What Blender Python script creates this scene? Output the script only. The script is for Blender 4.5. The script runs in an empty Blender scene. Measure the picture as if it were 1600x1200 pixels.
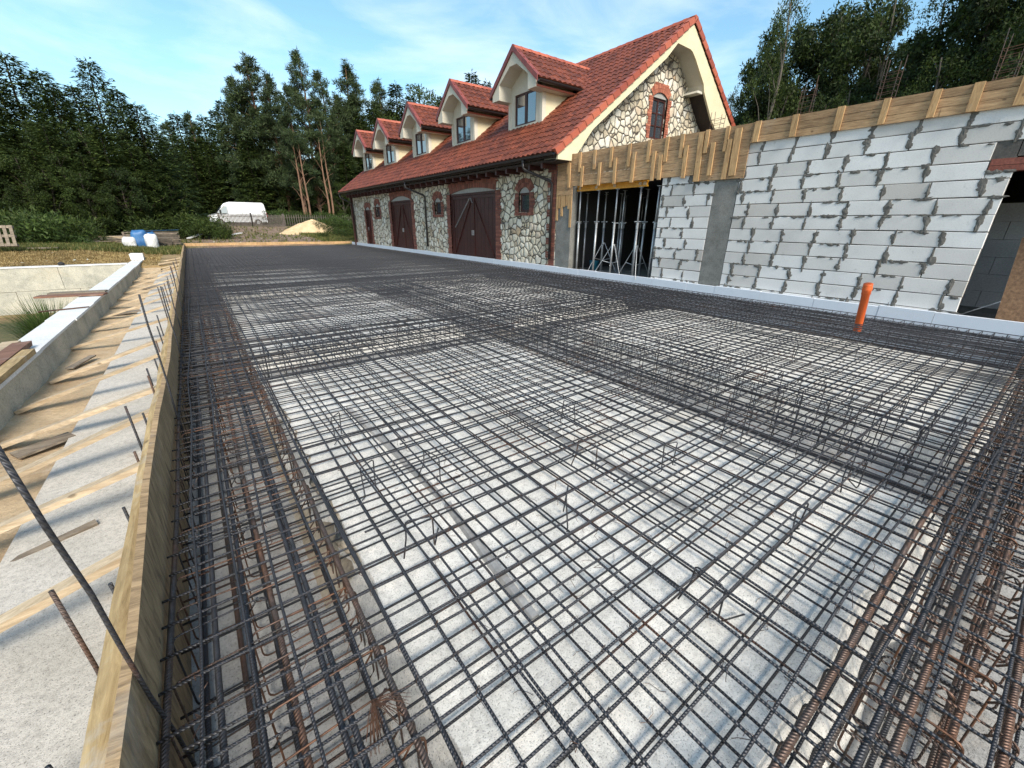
import bpy, bmesh, math, random
from mathutils import Vector, Matrix, noise
R = math.radians
S = bpy.context.scene
C = S.collection
random.seed(7)

# ------------------------------------------------------------ camera
cam_d = bpy.data.cameras.new('camera'); cam = bpy.data.objects.new('camera', cam_d); C.objects.link(cam)
cam_d.sensor_width = 36; cam_d.lens = 36*637.73/1600; cam_d.clip_start = .02; cam_d.clip_end = 2000
YAW, PITCH, ROLL = R(36.634), R(21.381), R(.4445)
fw = Vector((math.sin(YAW)*math.cos(PITCH), math.cos(YAW)*math.cos(PITCH), -math.sin(PITCH)))
rt = Vector((math.cos(YAW), -math.sin(YAW), 0)); up = rt.cross(fw)
r2 = math.cos(ROLL)*rt + math.sin(ROLL)*up; u2 = -math.sin(ROLL)*rt + math.cos(ROLL)*up
M = Matrix((r2, u2, -fw)).transposed().to_4x4(); M.translation = Vector((0, 0, 1.5))
cam.matrix_world = M
S.camera = cam

# ------------------------------------------------------------ light
S.view_settings.view_transform = 'Standard'; S.view_settings.look = 'None'
S.view_settings.exposure = 0.92; S.view_settings.gamma = 1
SAZ, SEL = math.atan2(-.20, -.98), R(40)
sd = Vector((math.sin(SAZ)*math.cos(SEL), math.cos(SAZ)*math.cos(SEL), math.sin(SEL)))
sl = bpy.data.lights.new('sun', 'SUN'); sl.energy = 2.75; sl.angle = R(17); sl.color = (1, .93, .82)
so = bpy.data.objects.new('sun', sl); C.objects.link(so); so.rotation_euler = sd.to_track_quat('Z', 'Y').to_euler(); so.location = (0, -20, 30)
W = bpy.data.worlds.new('World'); S.world = W; W.use_nodes = True
wn, wl = W.node_tree.nodes, W.node_tree.links
wn.clear()
wo = wn.new('ShaderNodeOutputWorld'); bg = wn.new('ShaderNodeBackground'); bg.inputs[1].default_value = .125
sky = wn.new('ShaderNodeTexSky'); sky.sky_type = 'NISHITA'; sky.sun_disc = False
sky.sun_elevation = SEL; sky.sun_rotation = SAZ; sky.air_density = 1.1; sky.dust_density = 1.2; sky.ozone_density = 2.0
tc = wn.new('ShaderNodeTexCoord'); mp = wn.new('ShaderNodeMapping'); mp.inputs['Scale'].default_value = (1.0, 1.6, 4.2); mp.inputs['Rotation'].default_value = (0.1, .25, .6)
nz = wn.new('ShaderNodeTexNoise'); nz.inputs['Scale'].default_value = 1.7; nz.inputs['Detail'].default_value = 7; nz.inputs['Roughness'].default_value = .56; nz.inputs['Distortion'].default_value = .5
cr = wn.new('ShaderNodeValToRGB'); cr.color_ramp.elements[0].position = .46; cr.color_ramp.elements[1].position = .78
cr.color_ramp.elements[0].color = (0.02, 0.02, 0.02, 1); cr.color_ramp.elements[1].color = (.75, .75, .75, 1)
mx = wn.new('ShaderNodeMix'); mx.data_type = 'RGBA'; mx.inputs[7].default_value = (5.6, 6.1, 6.2, 1)
hs = wn.new('ShaderNodeHueSaturation'); hs.inputs['Saturation'].default_value = 1.12; hs.inputs['Hue'].default_value = .482
wl.new(tc.outputs['Generated'], mp.inputs[0]); wl.new(mp.outputs[0], nz.inputs['Vector']); wl.new(nz.outputs[0], cr.inputs[0])
wl.new(sky.outputs[0], hs.inputs['Color']); wl.new(hs.outputs[0], mx.inputs[6]); wl.new(cr.outputs[0], mx.inputs[0]); wl.new(mx.outputs[2], bg.inputs[0]); wl.new(bg.outputs[0], wo.inputs[0])

# ------------------------------------------------------------ helpers
def put(o, label, cat, group=None, kind=None):
    if label: o['label'] = label
    if cat: o['category'] = cat
    if group: o['group'] = group
    if kind: o['kind'] = kind
    return o
def thing(name, label, cat, loc=(0, 0, 0), rz=0, group=None):
    o = bpy.data.objects.new(name, None); C.objects.link(o); o.empty_display_size = .2
    o.location = loc; o.rotation_euler = (0, 0, rz)
    return put(o, label, cat, group)
class MB:
    def __init__(s): s.v = []; s.f = []
    def add(s, vs, fs):
        b = len(s.v); s.v += [tuple(v) for v in vs]; s.f += [tuple(b+i for i in f) for f in fs]
    def box(s, x0, x1, y0, y1, z0, z1, j=0):
        r = (lambda: random.uniform(-j, j)) if j else (lambda: 0)
        s.add([(x+r(), y+r(), z+r()) for z in (z0, z1) for y in (y0, y1) for x in (x0, x1)],
              [(0, 2, 3, 1), (4, 5, 7, 6), (0, 1, 5, 4), (2, 6, 7, 3), (0, 4, 6, 2), (1, 3, 7, 5)])
    def obox(s, p, q, w, h, upv=Vector((0, 0, 1)), j=0):
        p, q = Vector(p), Vector(q); d = (q-p).normalized(); a = d.cross(upv)
        if a.length < 1e-3: a = d.cross(Vector((0, 1, 0)))
        a.normalize(); b = a.cross(d).normalized()
        vs = []
        for c in (p, q):
            for (m, n) in ((-1, -1), (1, -1), (1, 1), (-1, 1)):
                vs.append(c + a*(m*w/2+random.uniform(-j, j)) + b*(n*h/2+random.uniform(-j, j)))
        s.add(vs, [(0, 1, 2, 3), (4, 7, 6, 5), (0, 4, 5, 1), (1, 5, 6, 2), (2, 6, 7, 3), (3, 7, 4, 0)])
    def tube(s, pts, r, n=8, cap=True):
        pts = [Vector(p) for p in pts]; rs = r if isinstance(r, (list, tuple)) else [r]*len(pts)
        vs = []; ref = None
        for i, p in enumerate(pts):
            d = (pts[min(i+1, len(pts)-1)] - pts[max(i-1, 0)]).normalized()
            if ref is None: ref = Vector((0, 0, 1)) if abs(d.z) < .9 else Vector((1, 0, 0))
            a = d.cross(ref)
            if a.length < 1e-4: a = d.cross(Vector((.3, 1, .2)))
            a.normalize(); b = a.cross(d).normalized(); ref = b
            for k in range(n):
                t = 2*math.pi*k/n; vs.append(p + a*math.cos(t)*rs[i] + b*math.sin(t)*rs[i])
        fs = [(i*n+k, i*n+(k+1) % n, (i+1)*n+(k+1) % n, (i+1)*n+k) for i in range(len(pts)-1) for k in range(n)]
        if cap: fs += [tuple(range(n-1, -1, -1)), tuple((len(pts)-1)*n+k for k in range(n))]
        s.add(vs, fs)
    def prism(s, poly, axis, a0, a1):
        # poly 2-D, extruded along axis 'x' (poly = y,z) or 'y' (poly = x,z) or 'z' (x,y)
        def P(u, v, a): return {'x': (a, u, v), 'y': (u, a, v), 'z': (u, v, a)}[axis]
        n = len(poly)
        s.add([P(u, v, a0) for u, v in poly]+[P(u, v, a1) for u, v in poly],
              [tuple(range(n)), tuple(range(2*n-1, n-1, -1))]+[(i, i+n, (i+1) % n+n, (i+1) % n) for i in range(n)])
    def build(s, name, mat, parent=None, smooth=False, recalc=True):
        me = bpy.data.meshes.new(name); me.from_pydata(s.v, [], s.f)
        if recalc:
            bm = bmesh.new(); bm.from_mesh(me); bmesh.ops.recalc_face_normals(bm, faces=bm.faces); bm.to_mesh(me); bm.free()
        if smooth: me.polygons.foreach_set('use_smooth', [True]*len(me.polygons))
        me.materials.append(mat); me.update()
        o = bpy.data.objects.new(name, me); C.objects.link(o)
        if parent:
            o.parent = parent
        return o
def world_child(o, parent):      # mesh built in world coordinates, parented to a thing placed elsewhere
    o.parent = parent
    o.matrix_parent_inverse = (Matrix.Translation(parent.location) @ parent.rotation_euler.to_matrix().to_4x4()).inverted()
    return o
def copy_tree(o, parent=None):
    c = o.copy(); C.objects.link(c)
    if parent: c.parent = parent
    for ch in [x for x in o.children]: copy_tree(ch, c)
    return c

# ------------------------------------------------------------ materials
def mat(name, rough=.8, metal=0, spec=None):
    m = bpy.data.materials.new(name); m.use_nodes = True; nt = m.node_tree; b = nt.nodes['Principled BSDF']
    b.inputs['Roughness'].default_value = rough; b.inputs['Metallic'].default_value = metal
    if spec is not None: b.inputs['Specular IOR Level'].default_value = spec
    return m, nt, b
def N(nt, t, **k):
    n = nt.nodes.new('ShaderNode'+t)
    for a, v in k.items():
        if a in n.inputs: n.inputs[a].default_value = v
        else: setattr(n, a, v)
    return n
def ramp(nt, src, stops):
    r = nt.nodes.new('ShaderNodeValToRGB'); e = r.color_ramp.elements
    while len(e) < len(stops): e.new(.5)
    for i, (p, c) in enumerate(stops):
        e[i].position = p; e[i].color = (c if isinstance(c, tuple) else (c, c, c))+(1,)
    nt.links.new(src, r.inputs[0]); return r.outputs[0]
def mix(nt, f, a, b, bt='MIX'):
    m = nt.nodes.new('ShaderNodeMix'); m.data_type = 'RGBA'; m.blend_type = bt
    for i, v in ((0, f), (6, a), (7, b)):
        if isinstance(v, (int, float)): m.inputs[i].default_value = v
        elif isinstance(v, tuple): m.inputs[i].default_value = v+(1,)
        else: nt.links.new(v, m.inputs[i])
    return m.outputs[2]
def ocoord(nt, scale=(1, 1, 1), world=False):
    t = nt.nodes.new('ShaderNodeNewGeometry') if world else nt.nodes.new('ShaderNodeTexCoord')
    m = nt.nodes.new('ShaderNodeMapping'); m.inputs['Scale'].default_value = scale
    nt.links.new(t.outputs['Position' if world else 'Object'], m.inputs[0]); return m.outputs[0]
def noi(nt, vec, scale, detail=5, rough=.6, dist=0):
    n = N(nt, 'TexNoise', Scale=scale, Detail=detail, Roughness=rough, Distortion=dist); nt.links.new(vec, n.inputs['Vector']); return n.outputs[0]
def bump(nt, b, h, strength=.5, dist=.01, prev=None):
    n = N(nt, 'Bump', Strength=strength, Distance=dist); nt.links.new(h, n.inputs['Height'])
    if prev: nt.links.new(prev, n.inputs['Normal'])
    nt.links.new(n.outputs[0], b.inputs['Normal']); return n.outputs[0]
def island(nt): return nt.nodes.new('ShaderNodeNewGeometry').outputs['Random Per Island']
def simple(name, c0, c1, scale=3, rough=.8, metal=0, bs=.3, bd=.01, isl=0, vs=(1, 1, 1), fine=40, world=True, spec=None):
    m, nt, b = mat(name, rough, metal, spec); v = ocoord(nt, vs, world)
    c = ramp(nt, noi(nt, v, scale), [(.3, c0), (.7, c1)])
    f = noi(nt, v, fine, 4)
    c = mix(nt, .35, c, ramp(nt, f, [(.35, .35), (.65, 1.)]), 'MULTIPLY')
    if isl:
        i = ramp(nt, island(nt), [(0, 1-isl), (1, 1+0.0)]); c = mix(nt, 1., c, i, 'MULTIPLY')
    nt.links.new(c, b.inputs['Base Color']); bump(nt, b, f, bs, bd); return m

def m_concrete(name, base, dark, stain, sc=1.0, pits=True):
    m, nt, b = mat(name, .85); v = ocoord(nt, (1, 1, 1), True)
    c = ramp(nt, noi(nt, v, 1.3*sc, 6, .65), [(.32, dark), (.6, base)])
    c = mix(nt, ramp(nt, noi(nt, v, .7*sc, 5, .7, .4), [(.55, 0.), (.72, .55)]), c, stain)
    c = mix(nt, ramp(nt, noi(nt, v, 3.3, 6, .8, .3), [(.56, 0.), (.66, .35)]), c, dark)
    f = noi(nt, v, 38, 6, .7)
    g = noi(nt, v, 140, 3, .6)
    c = mix(nt, .55, c, ramp(nt, f, [(.32, .45), (.55, 1.)]), 'MULTIPLY')
    if pits: c = mix(nt, .75, c, ramp(nt, g, [(.34, .22), (.44, 1.)]), 'MULTIPLY')
    nt.links.new(c, b.inputs['Base Color'])
    p = bump(nt, b, f, .55, .006); bump(nt, b, g, .6, .004, p); return m
M_blind = m_concrete('blinding_concrete', (.80, .77, .71), (.66, .63, .57), (.50, .43, .34))
M_footc = m_concrete('footing_concrete', (.56, .52, .46), (.42, .39, .34), (.46, .36, .24))
M_trench = m_concrete('trench_concrete', (.52, .50, .47), (.38, .36, .33), (.36, .27, .18))
M_found = m_concrete('foundation_concrete', (.52, .49, .40), (.30, .30, .25), (.44, .38, .27), 1.6)
M_pillar = m_concrete('pillar_concrete', (.24, .235, .215), (.15, .15, .135), (.27, .25, .2), 2.5)
M_spacer = simple('spacer_concrete', (.30, .29, .28), (.42, .41, .39), 6)

def m_steel(name, dark, rustc, r0, r1, ribs=True, rough=.48):
    m, nt, b = mat(name, rough, .35); v = ocoord(nt)
    w = ocoord(nt, (1, 1, 1), True)
    oi = nt.nodes.new('ShaderNodeObjectInfo').outputs['Random']
    ad = N(nt, 'Math', operation='ADD'); nt.links.new(noi(nt, w, 1.8, 5, .7), ad.inputs[0])
    mu = N(nt, 'Math', operation='MULTIPLY'); nt.links.new(oi, mu.inputs[0]); mu.inputs[1].default_value = .16; nt.links.new(mu.outputs[0], ad.inputs[1])
    f = ramp(nt, ad.outputs[0], [(r0, 0.), (r1, 1.)])
    fn = noi(nt, w, 60, 4)
    c = mix(nt, f, dark, rustc); c = mix(nt, .6, c, ramp(nt, fn, [(.35, .45), (.65, 1.3)]), 'MULTIPLY')
    nt.links.new(c, b.inputs['Base Color'])
    p = bump(nt, b, fn, .4, .002)
    if ribs:
        wv = N(nt, 'TexWave', Scale=46., Distortion=0.); wv.bands_direction = 'DIAGONAL'; wv.inputs['Detail'].default_value = 0
        mp_ = nt.nodes.new('ShaderNodeMapping'); mp_.inputs['Scale'].default_value = (1, .7, .7); nt.links.new(v, mp_.inputs[0]); nt.links.new(mp_.outputs[0], wv.inputs[0])
        bump(nt, b, wv.outputs[1], .9, .003, p)
    return m
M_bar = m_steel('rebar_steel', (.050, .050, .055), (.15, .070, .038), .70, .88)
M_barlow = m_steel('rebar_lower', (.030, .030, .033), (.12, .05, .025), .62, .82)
M_rust = m_steel('rusty_steel', (.080, .068, .062), (.175, .088, .052), .46, .80)
M_wire = m_steel('wire_rust', (.055, .042, .038), (.16, .075, .04), .45, .7, False)
M_prop = simple('galvanised_prop', (.42, .43, .44), (.62, .63, .63), 5, .45, .6, .1)

def m_wood(name, c0, c1, grain=(1, 1, 12), isl=.35, rough=.8, sc=2.2, cem=.25):
    m, nt, b = mat(name, rough); v = ocoord(nt, grain, True)
    n = noi(nt, v, sc*2, 6, .7, .6); n2 = noi(nt, ocoord(nt, (1, 1, 1), True), 1.1, 4)
    c = mix(nt, ramp(nt, n, [(.34, 0.), (.66, 1.)]), c0, c1)
    c = mix(nt, .6, c, ramp(nt, n2, [(.35, .62), (.65, 1.1)]), 'MULTIPLY')
    c = mix(nt, 1., c, ramp(nt, island(nt), [(0, 1-isl), (1, 1.08)]), 'MULTIPLY')
    vk = N(nt, 'TexVoronoi', Scale=5.5, Randomness=1.); nt.links.new(ocoord(nt, tuple(.55+.45*(1 if g_ > 1 else .3) for g_ in grain), True), vk.inputs['Vector'])
    c = mix(nt, ramp(nt, vk.outputs['Distance'], [(.05, .75), (.11, 0.)]), c, tuple(q*.35 for q in c0))
    c = mix(nt, ramp(nt, noi(nt, ocoord(nt, (1, 1, 1), True), 2.3, 6, .75), [(.56, 0.), (.70, cem)]), c, (.40, .375, .33))
    nt.links.new(c, b.inputs['Base Color']); bump(nt, b, n, .7, .005); return m
M_form = m_wood('formwork_board', (.27, .155, .075), (.56, .36, .19), (1, 1, 10))
M_batten = m_wood('formwork_batten', (.38, .21, .09), (.68, .44, .21), (8, 8, 1))
M_leftboard = m_wood('form_board_inner', (.17, .11, .055), (.48, .33, .18), (1, 6, 1.2), .1, cem=.3)
M_waler = m_wood('form_waler', (.26, .175, .075), (.52, .38, .19), (7, 1, 7), .25, cem=.75)
M_strut = m_wood('strut_wood', (.34, .25, .15), (.62, .49, .33), (1, 9, 9), .3)
M_plankred = m_wood('brown_plank', (.12, .055, .035), (.26, .13, .08), (1, 8, 8), .2)
M_h20 = simple('yellow_beam', (.62, .27, .02), (.78, .38, .04), 8, .5)
M_redwood = simple('lintel_red', (.17, .05, .035), (.28, .09, .06), 10, .8)
M_osb = simple('osb', (.16, .085, .045), (.34, .20, .11), 25, .85, fine=90)
M_eps = simple('styrofoam', (.70, .75, .82), (.76, .80, .86), 3, .75, bs=.15, fine=220, isl=.05)
M_whiteblock = simple('white_top_board', (.62, .62, .60), (.74, .74, .72), 2, .8)
M_pvc, _nt, _b = mat('orange_pvc', .38); _b.inputs['Base Color'].default_value = (.66, .125, .030, 1); bump(_nt, _b, noi(_nt, ocoord(_nt), 60, 3), .08, .002)
M_dark, _nt, _b = mat('interior_shade', .9); _b.inputs['Base Color'].default_value = (.05, .048, .045, 1)  # near-black, so the hall's shade sits in the wall and deck colour
M_sand = None
def m_sand(name, c0, c1, c2):
    m, nt, b = mat(name, .95); v = ocoord(nt, (1, 1, 1), True)
    c = mix(nt, ramp(nt, noi(nt, v, 1.7, 6, .7), [(.35, 0.), (.65, 1.)]), c0, c1)
    c = mix(nt, ramp(nt, noi(nt, v, 6, 6, .7), [(.55, 0.), (.75, 1.)]), c, c2)
    f = noi(nt, v, 30, 6, .75); c = mix(nt, .5, c, ramp(nt, f, [(.3, .5), (.6, 1.1)]), 'MULTIPLY')
    nt.links.new(c, b.inputs['Base Color']); bump(nt, b, f, .9, .03); return m
M_sand = m_sand('sand', (.44, .31, .18), (.60, .46, .29), (.54, .43, .31))
M_pile = m_sand('sand_pile', (.52, .37, .20), (.66, .50, .30), (.70, .56, .38))

def m_ground():
    m, nt, b = mat('meadow_ground', .95); v = ocoord(nt, (1, 1, 1), True)
    sx = nt.nodes.new('ShaderNodeSeparateXYZ'); nt.links.new(v, sx.inputs[0])
    g = mix(nt, ramp(nt, noi(nt, v, .6, 6, .7), [(.38, 0.), (.62, 1.)]), (.055, .075, .022), (.17, .14, .055))
    # mown dry grass band near the yard wall, dirt track by the gate
    def rng(out, a0, a1, b0, b1):
        r = ramp(nt, None_(nt, out, a0, b1), [(0, 0.), ((a1-a0)/(b1-a0), 1.), ((b0-a0)/(b1-a0), 1.), (1, 0.)]); return r
    dry = rng(sx.outputs[1], 20, 21, 27, 33)
    nn = noi(nt, v, .9, 6, .75)
    md = mix(nt, 1., dry, ramp(nt, nn, [(.3, .3), (.5, 1.)]), 'MULTIPLY')
    drycol = mix(nt, ramp(nt, noi(nt, ocoord(nt, (.5, 2.5, 1), True), 1.2, 6, .7), [(.35, 0.), (.65, 1.)]), (.20, .12, .055), (.42, .30, .14))
    c = mix(nt, md, g, drycol)
    tx = rng(sx.outputs[0], -1.5, .8, 7.5, 9.5); ty = rng(sx.outputs[1], 31, 32.5, 47, 60)
    mt = mix(nt, 1., mix(nt, 1., tx, ty, 'MULTIPLY'), ramp(nt, noi(nt, v, .5, 6, .7), [(.3, .2), (.52, 1.)]), 'MULTIPLY')
    dirt = mix(nt, ramp(nt, noi(nt, v, 1.6, 6, .7), [(.35, 0.), (.65, 1.)]), (.15, .095, .065), (.30, .21, .155))
    c = mix(nt, mt, c, dirt)
    f = noi(nt, v, 14, 7, .8); c = mix(nt, .7, c, ramp(nt, f, [(.3, .3), (.62, 1.15)]), 'MULTIPLY')
    nt.links.new(c, b.inputs['Base Color']); bump(nt, b, f, 1., .06); return m
def None_(nt, out, lo, hi):
    n = N(nt, 'MapRange'); n.inputs[1].default_value = lo; n.inputs[2].default_value = hi
    nt.links.new(out, n.inputs[0]); return n.outputs[0]
M_ground = m_ground()

def m_stone():
    m, nt, b = mat('rubble_stone', .85); v = ocoord(nt, (1, 1, 1), True)
    wn_ = N(nt, 'TexNoise', Scale=2.6, Detail=3.); nt.links.new(v, wn_.inputs['Vector'])
    va = N(nt, 'VectorMath', operation='MULTIPLY_ADD'); nt.links.new(wn_.outputs[1], va.inputs[0]); va.inputs[1].default_value = (.12, .12, .12); nt.links.new(v, va.inputs[2])
    e = N(nt, 'TexVoronoi', Scale=4.3, feature='DISTANCE_TO_EDGE', Randomness=.92); nt.links.new(va.outputs[0], e.inputs['Vector'])
    k = N(nt, 'TexVoronoi', Scale=4.3, feature='F1', Randomness=.92); nt.links.new(va.outputs[0], k.inputs['Vector'])
    sp = nt.nodes.new('ShaderNodeSeparateColor'); nt.links.new(k.outputs['Color'], sp.inputs[0])
    c = ramp(nt, sp.outputs[0], [(0, (.46, .38, .26)), (.25, (.64, .57, .43)), (.6, (.72, .66, .52)), (.85, (.78, .74, .64)), (1, (.52, .38, .24))])
    c = mix(nt, .6, c, ramp(nt, noi(nt, v, 22, 6, .7), [(.3, .5), (.62, 1.1)]), 'MULTIPLY')
    ma = N(nt, 'Math', operation='MULTIPLY_ADD'); nt.links.new(noi(nt, v, 3.1, 3), ma.inputs[0]); ma.inputs[1].default_value = .11; ma.inputs[2].default_value = -.055
    mb_ = N(nt, 'Math', operation='ADD'); nt.links.new(ma.outputs[0], mb_.inputs[0]); nt.links.new(e.outputs['Distance'], mb_.inputs[1])
    c = mix(nt, .55, c, ramp(nt, noi(nt, v, 1.1, 5, .7), [(.35, .6), (.6, 1.05)]), 'MULTIPLY')
    j = ramp(nt, mb_.outputs[0], [(.02, 0.), (.07, 1.)])
    c = mix(nt, j, (.075, .062, .050), c)
    nt.links.new(c, b.inputs['Base Color'])
    h = ramp(nt, e.outputs['Distance'], [(.0, 0.), (.12, .8), (.3, 1.)])
    p = bump(nt, b, h, 1., .05); bump(nt, b, noi(nt, v, 16, 6, .7), .5, .02, p); return m
M_stone = m_stone()
def m_brick(name, cols, rough=.85):
    m, nt, b = mat(name, rough); v = ocoord(nt, (1, 1, 1), True)
    c = ramp(nt, island(nt), cols); f = noi(nt, v, 45, 5, .7)
    c = mix(nt, .5, c, ramp(nt, f, [(.3, .5), (.6, 1.1)]), 'MULTIPLY')
    nt.links.new(c, b.inputs['Base Color']); bump(nt, b, f, .5, .006); return m
M_brick = m_brick('red_brick', [(0, (.13, .048, .035)), (.5, (.20, .070, .048)), (1, (.28, .105, .07))])
M_brickg = m_brick('gable_brick', [(0, (.24, .075, .045)), (.5, (.36, .115, .065)), (1, (.46, .17, .10))])
M_mortar = simple('mortar', (.07, .065, .06), (.13, .12, .105), 8, .95)
M_smear = simple('mortar_smear', (.10, .095, .085), (.19, .18, .16), 9, .95, bs=.8, bd=.01)
def m_block():
    m, nt, b = mat('aerated_block', .9); v = ocoord(nt, (1, 1, 1), True)
    c = ramp(nt, island(nt), [(0, (.52, .49, .45)), (.18, (.63, .605, .57)), (.5, (.71, .69, .66)), (1, (.77, .76, .74))])
    c = mix(nt, .55, c, ramp(nt, noi(nt, v, .9, 5, .6), [(.35, .68), (.6, 1.)]), 'MULTIPLY')
    f = noi(nt, v, 55, 5, .7); c = mix(nt, .35, c, ramp(nt, f, [(.3, .55), (.5, 1.)]), 'MULTIPLY')
    c = mix(nt, ramp(nt, noi(nt, v, 5, 6, .75), [(.62, 0.), (.70, .5)]), c, (.33, .31, .28))
    nt.links.new(c, b.inputs['Base Color']); bump(nt, b, f, .4, .004); return m
M_block = m_block()
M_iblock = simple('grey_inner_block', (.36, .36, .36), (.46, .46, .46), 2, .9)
def m_tile():
    m, nt, b = mat('red_clay_tile', .5, 0, .4); v = ocoord(nt, (1, 1, 1), True)
    c = mix(nt, ramp(nt, noi(nt, v, 5, 6, .75), [(.35, 0.), (.68, 1.)]), (.085, .022, .012), (.205, .054, .025))
    c = mix(nt, .5, c, ramp(nt, noi(nt, v, .6, 4), [(.35, .7), (.6, 1.1)]), 'MULTIPLY')
    k = N(nt, 'TexVoronoi', Scale=3.6); nt.links.new(v, k.inputs['Vector']); sp_ = nt.nodes.new('ShaderNodeSeparateColor'); nt.links.new(k.outputs['Color'], sp_.inputs[0])
    c = mix(nt, 1., c, ramp(nt, sp_.outputs[0], [(0, .62), (.5, 1.), (1, 1.22)]), 'MULTIPLY')
    c = mix(nt, ramp(nt, noi(nt, v, 9, 6, .8), [(.62, 0.), (.72, .45)]), c, (.10, .085, .06))
    f = noi(nt, v, 50, 4); nt.links.new(c, b.inputs['Base Color']); bump(nt, b, f, .3, .004); return m
M_tile = m_tile()
M_verge = m_brick('verge_tile', [(0, (.27, .062, .036)), (.5, (.35, .085, .045)), (1, (.43, .115, .06))], .5)
M_vshade = m_brick('verge_tile_shaded', [(0, (.16, .035, .03)), (1, (.24, .055, .04))], .5)  # darker copy of the verge tile: shade of faces turned from the sun
M_plaster = simple('cream_plaster', (.66, .57, .37), (.72, .64, .44), 2, .9, bs=.3, fine=120)
M_plastershade = simple('shaded_plaster', (.58, .54, .44), (.64, .60, .50), 2, .9, bs=.2, fine=120)  # greyer copy of the cream plaster, with the dormer fronts' shade in it
M_brown = simple('brown_paint', (.045, .014, .012), (.075, .024, .018), 3, .45, bs=.1)
M_soffit = simple('dark_soffit', (.025, .016, .013), (.05, .03, .022), 6, .8)
M_gutter, _nt, _b = mat('gutter_black', .35, .2); _b.inputs['Base Color'].default_value = (.022, .018, .018, 1); bump(_nt, _b, noi(_nt, ocoord(_nt), 4, 3), .1, .01)
M_glass, _nt, _b = mat('window_glass', .03, 0, 1.); _b.inputs['Base Color'].default_value = (.05, .06, .07, 1); _b.inputs['IOR'].default_value = 2.2; bump(_nt, _b, noi(_nt, ocoord(_nt), 1.2, 2), .02, .05)
M_lune = simple('grey_lunette', (.30, .29, .27), (.38, .37, .34), 8)
M_van, _nt, _b = mat('van_white', .35); _b.inputs['Base Color'].default_value = (.72, .73, .74, 1); bump(_nt, _b, noi(_nt, ocoord(_nt), 3, 2), .05, .01)
M_rubber, _nt, _b = mat('black_rubber', .8); _b.inputs['Base Color'].default_value = (.02, .02, .02, 1)
M_red, _nt, _b = mat('tail_light_red', .3); _b.inputs['Base Color'].default_value = (.4, .02, .02, 1)
M_greywood = m_wood('weathered_wood', (.12, .095, .07), (.32, .26, .19), (1, 6, 6), .5)
M_fence = m_wood('fence_wood', (.06, .05, .042), (.16, .13, .11), (6, 6, 1), .3)
M_bagw = simple('white_bag', (.62, .62, .60), (.74, .74, .72), 3, .7, bs=.6, bd=.05, fine=12)
M_blue = simple('blue_plastic', (.02, .09, .24), (.04, .16, .36), 4, .5)
M_bucket, _nt, _b = mat('bucket_teal', .5); _b.inputs['Base Color'].default_value = (.01, .13, .20, 1)

def m_leaf(name, c0, c1, c2, trans=.25):
    m = bpy.data.materials.new(name); m.use_nodes = True; nt = m.node_tree; b = nt.nodes['Principled BSDF']
    b.inputs['Roughness'].default_value = .6; b.inputs['Specular IOR Level'].default_value = .25
    oi = nt.nodes.new('ShaderNodeObjectInfo').outputs['Random']
    c = ramp(nt, island(nt), [(0, c0), (.5, c1), (1, c2)])
    c = mix(nt, .7, c, ramp(nt, noi(nt, ocoord(nt), .55, 4, .7), [(.35, .5), (.65, 1.25)]), 'MULTIPLY')
    c = mix(nt, .6, c, ramp(nt, oi, [(0, (.75, .8, .85)), (1, (1.15, 1.1, .85))]), 'MULTIPLY')
    nt.links.new(c, b.inputs['Base Color'])
    t = nt.nodes.new('ShaderNodeBsdfTranslucent'); nt.links.new(c, t.inputs[0])
    ms = nt.nodes.new('ShaderNodeMixShader'); ms.inputs[0].default_value = trans
    out = nt.nodes['Material Output']; nt.links.new(b.outputs[0], ms.inputs[1]); nt.links.new(t.outputs[0], ms.inputs[2]); nt.links.new(ms.outputs[0], out.inputs[0])
    return m
M_spruce = m_leaf('spruce_needles', (.014, .026, .007), (.040, .064, .015), (.092, .125, .030), .25)
M_pine = m_leaf('pine_needles', (.016, .028, .012), (.042, .064, .024), (.085, .118, .042), .2)
M_decid = m_leaf('leaf_green', (.018, .032, .007), (.044, .070, .014), (.085, .118, .026), .3)
M_decshade = m_leaf('leaf_shaded', (.010, .020, .005), (.028, .048, .010), (.066, .095, .022), .3)  # backlit darkness of the right-hand trees put into the leaf colour
M_bush = m_leaf('bush_green', (.030, .055, .014), (.060, .105, .025), (.105, .155, .040), .3)
M_grass = m_leaf('grass_blades', (.05, .085, .018), (.11, .13, .035), (.26, .21, .085), .3)
M_straw = m_leaf('dry_grass', (.20, .13, .05), (.34, .24, .10), (.46, .35, .17), .2)
M_bark = simple('bark_brown', (.03, .024, .018), (.075, .058, .045), 6, .95, bs=1., bd=.03, vs=(1, 1, .3))
M_barkp = simple('bark_orange', (.15, .085, .055), (.29, .165, .10), 5, .95, bs=1., bd=.02, vs=(1, 1, .3))
M_barkl = simple('bark_pale', (.08, .07, .055), (.16, .14, .11), 5, .95, bs=1., bd=.02, vs=(1, 1, .3))

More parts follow.
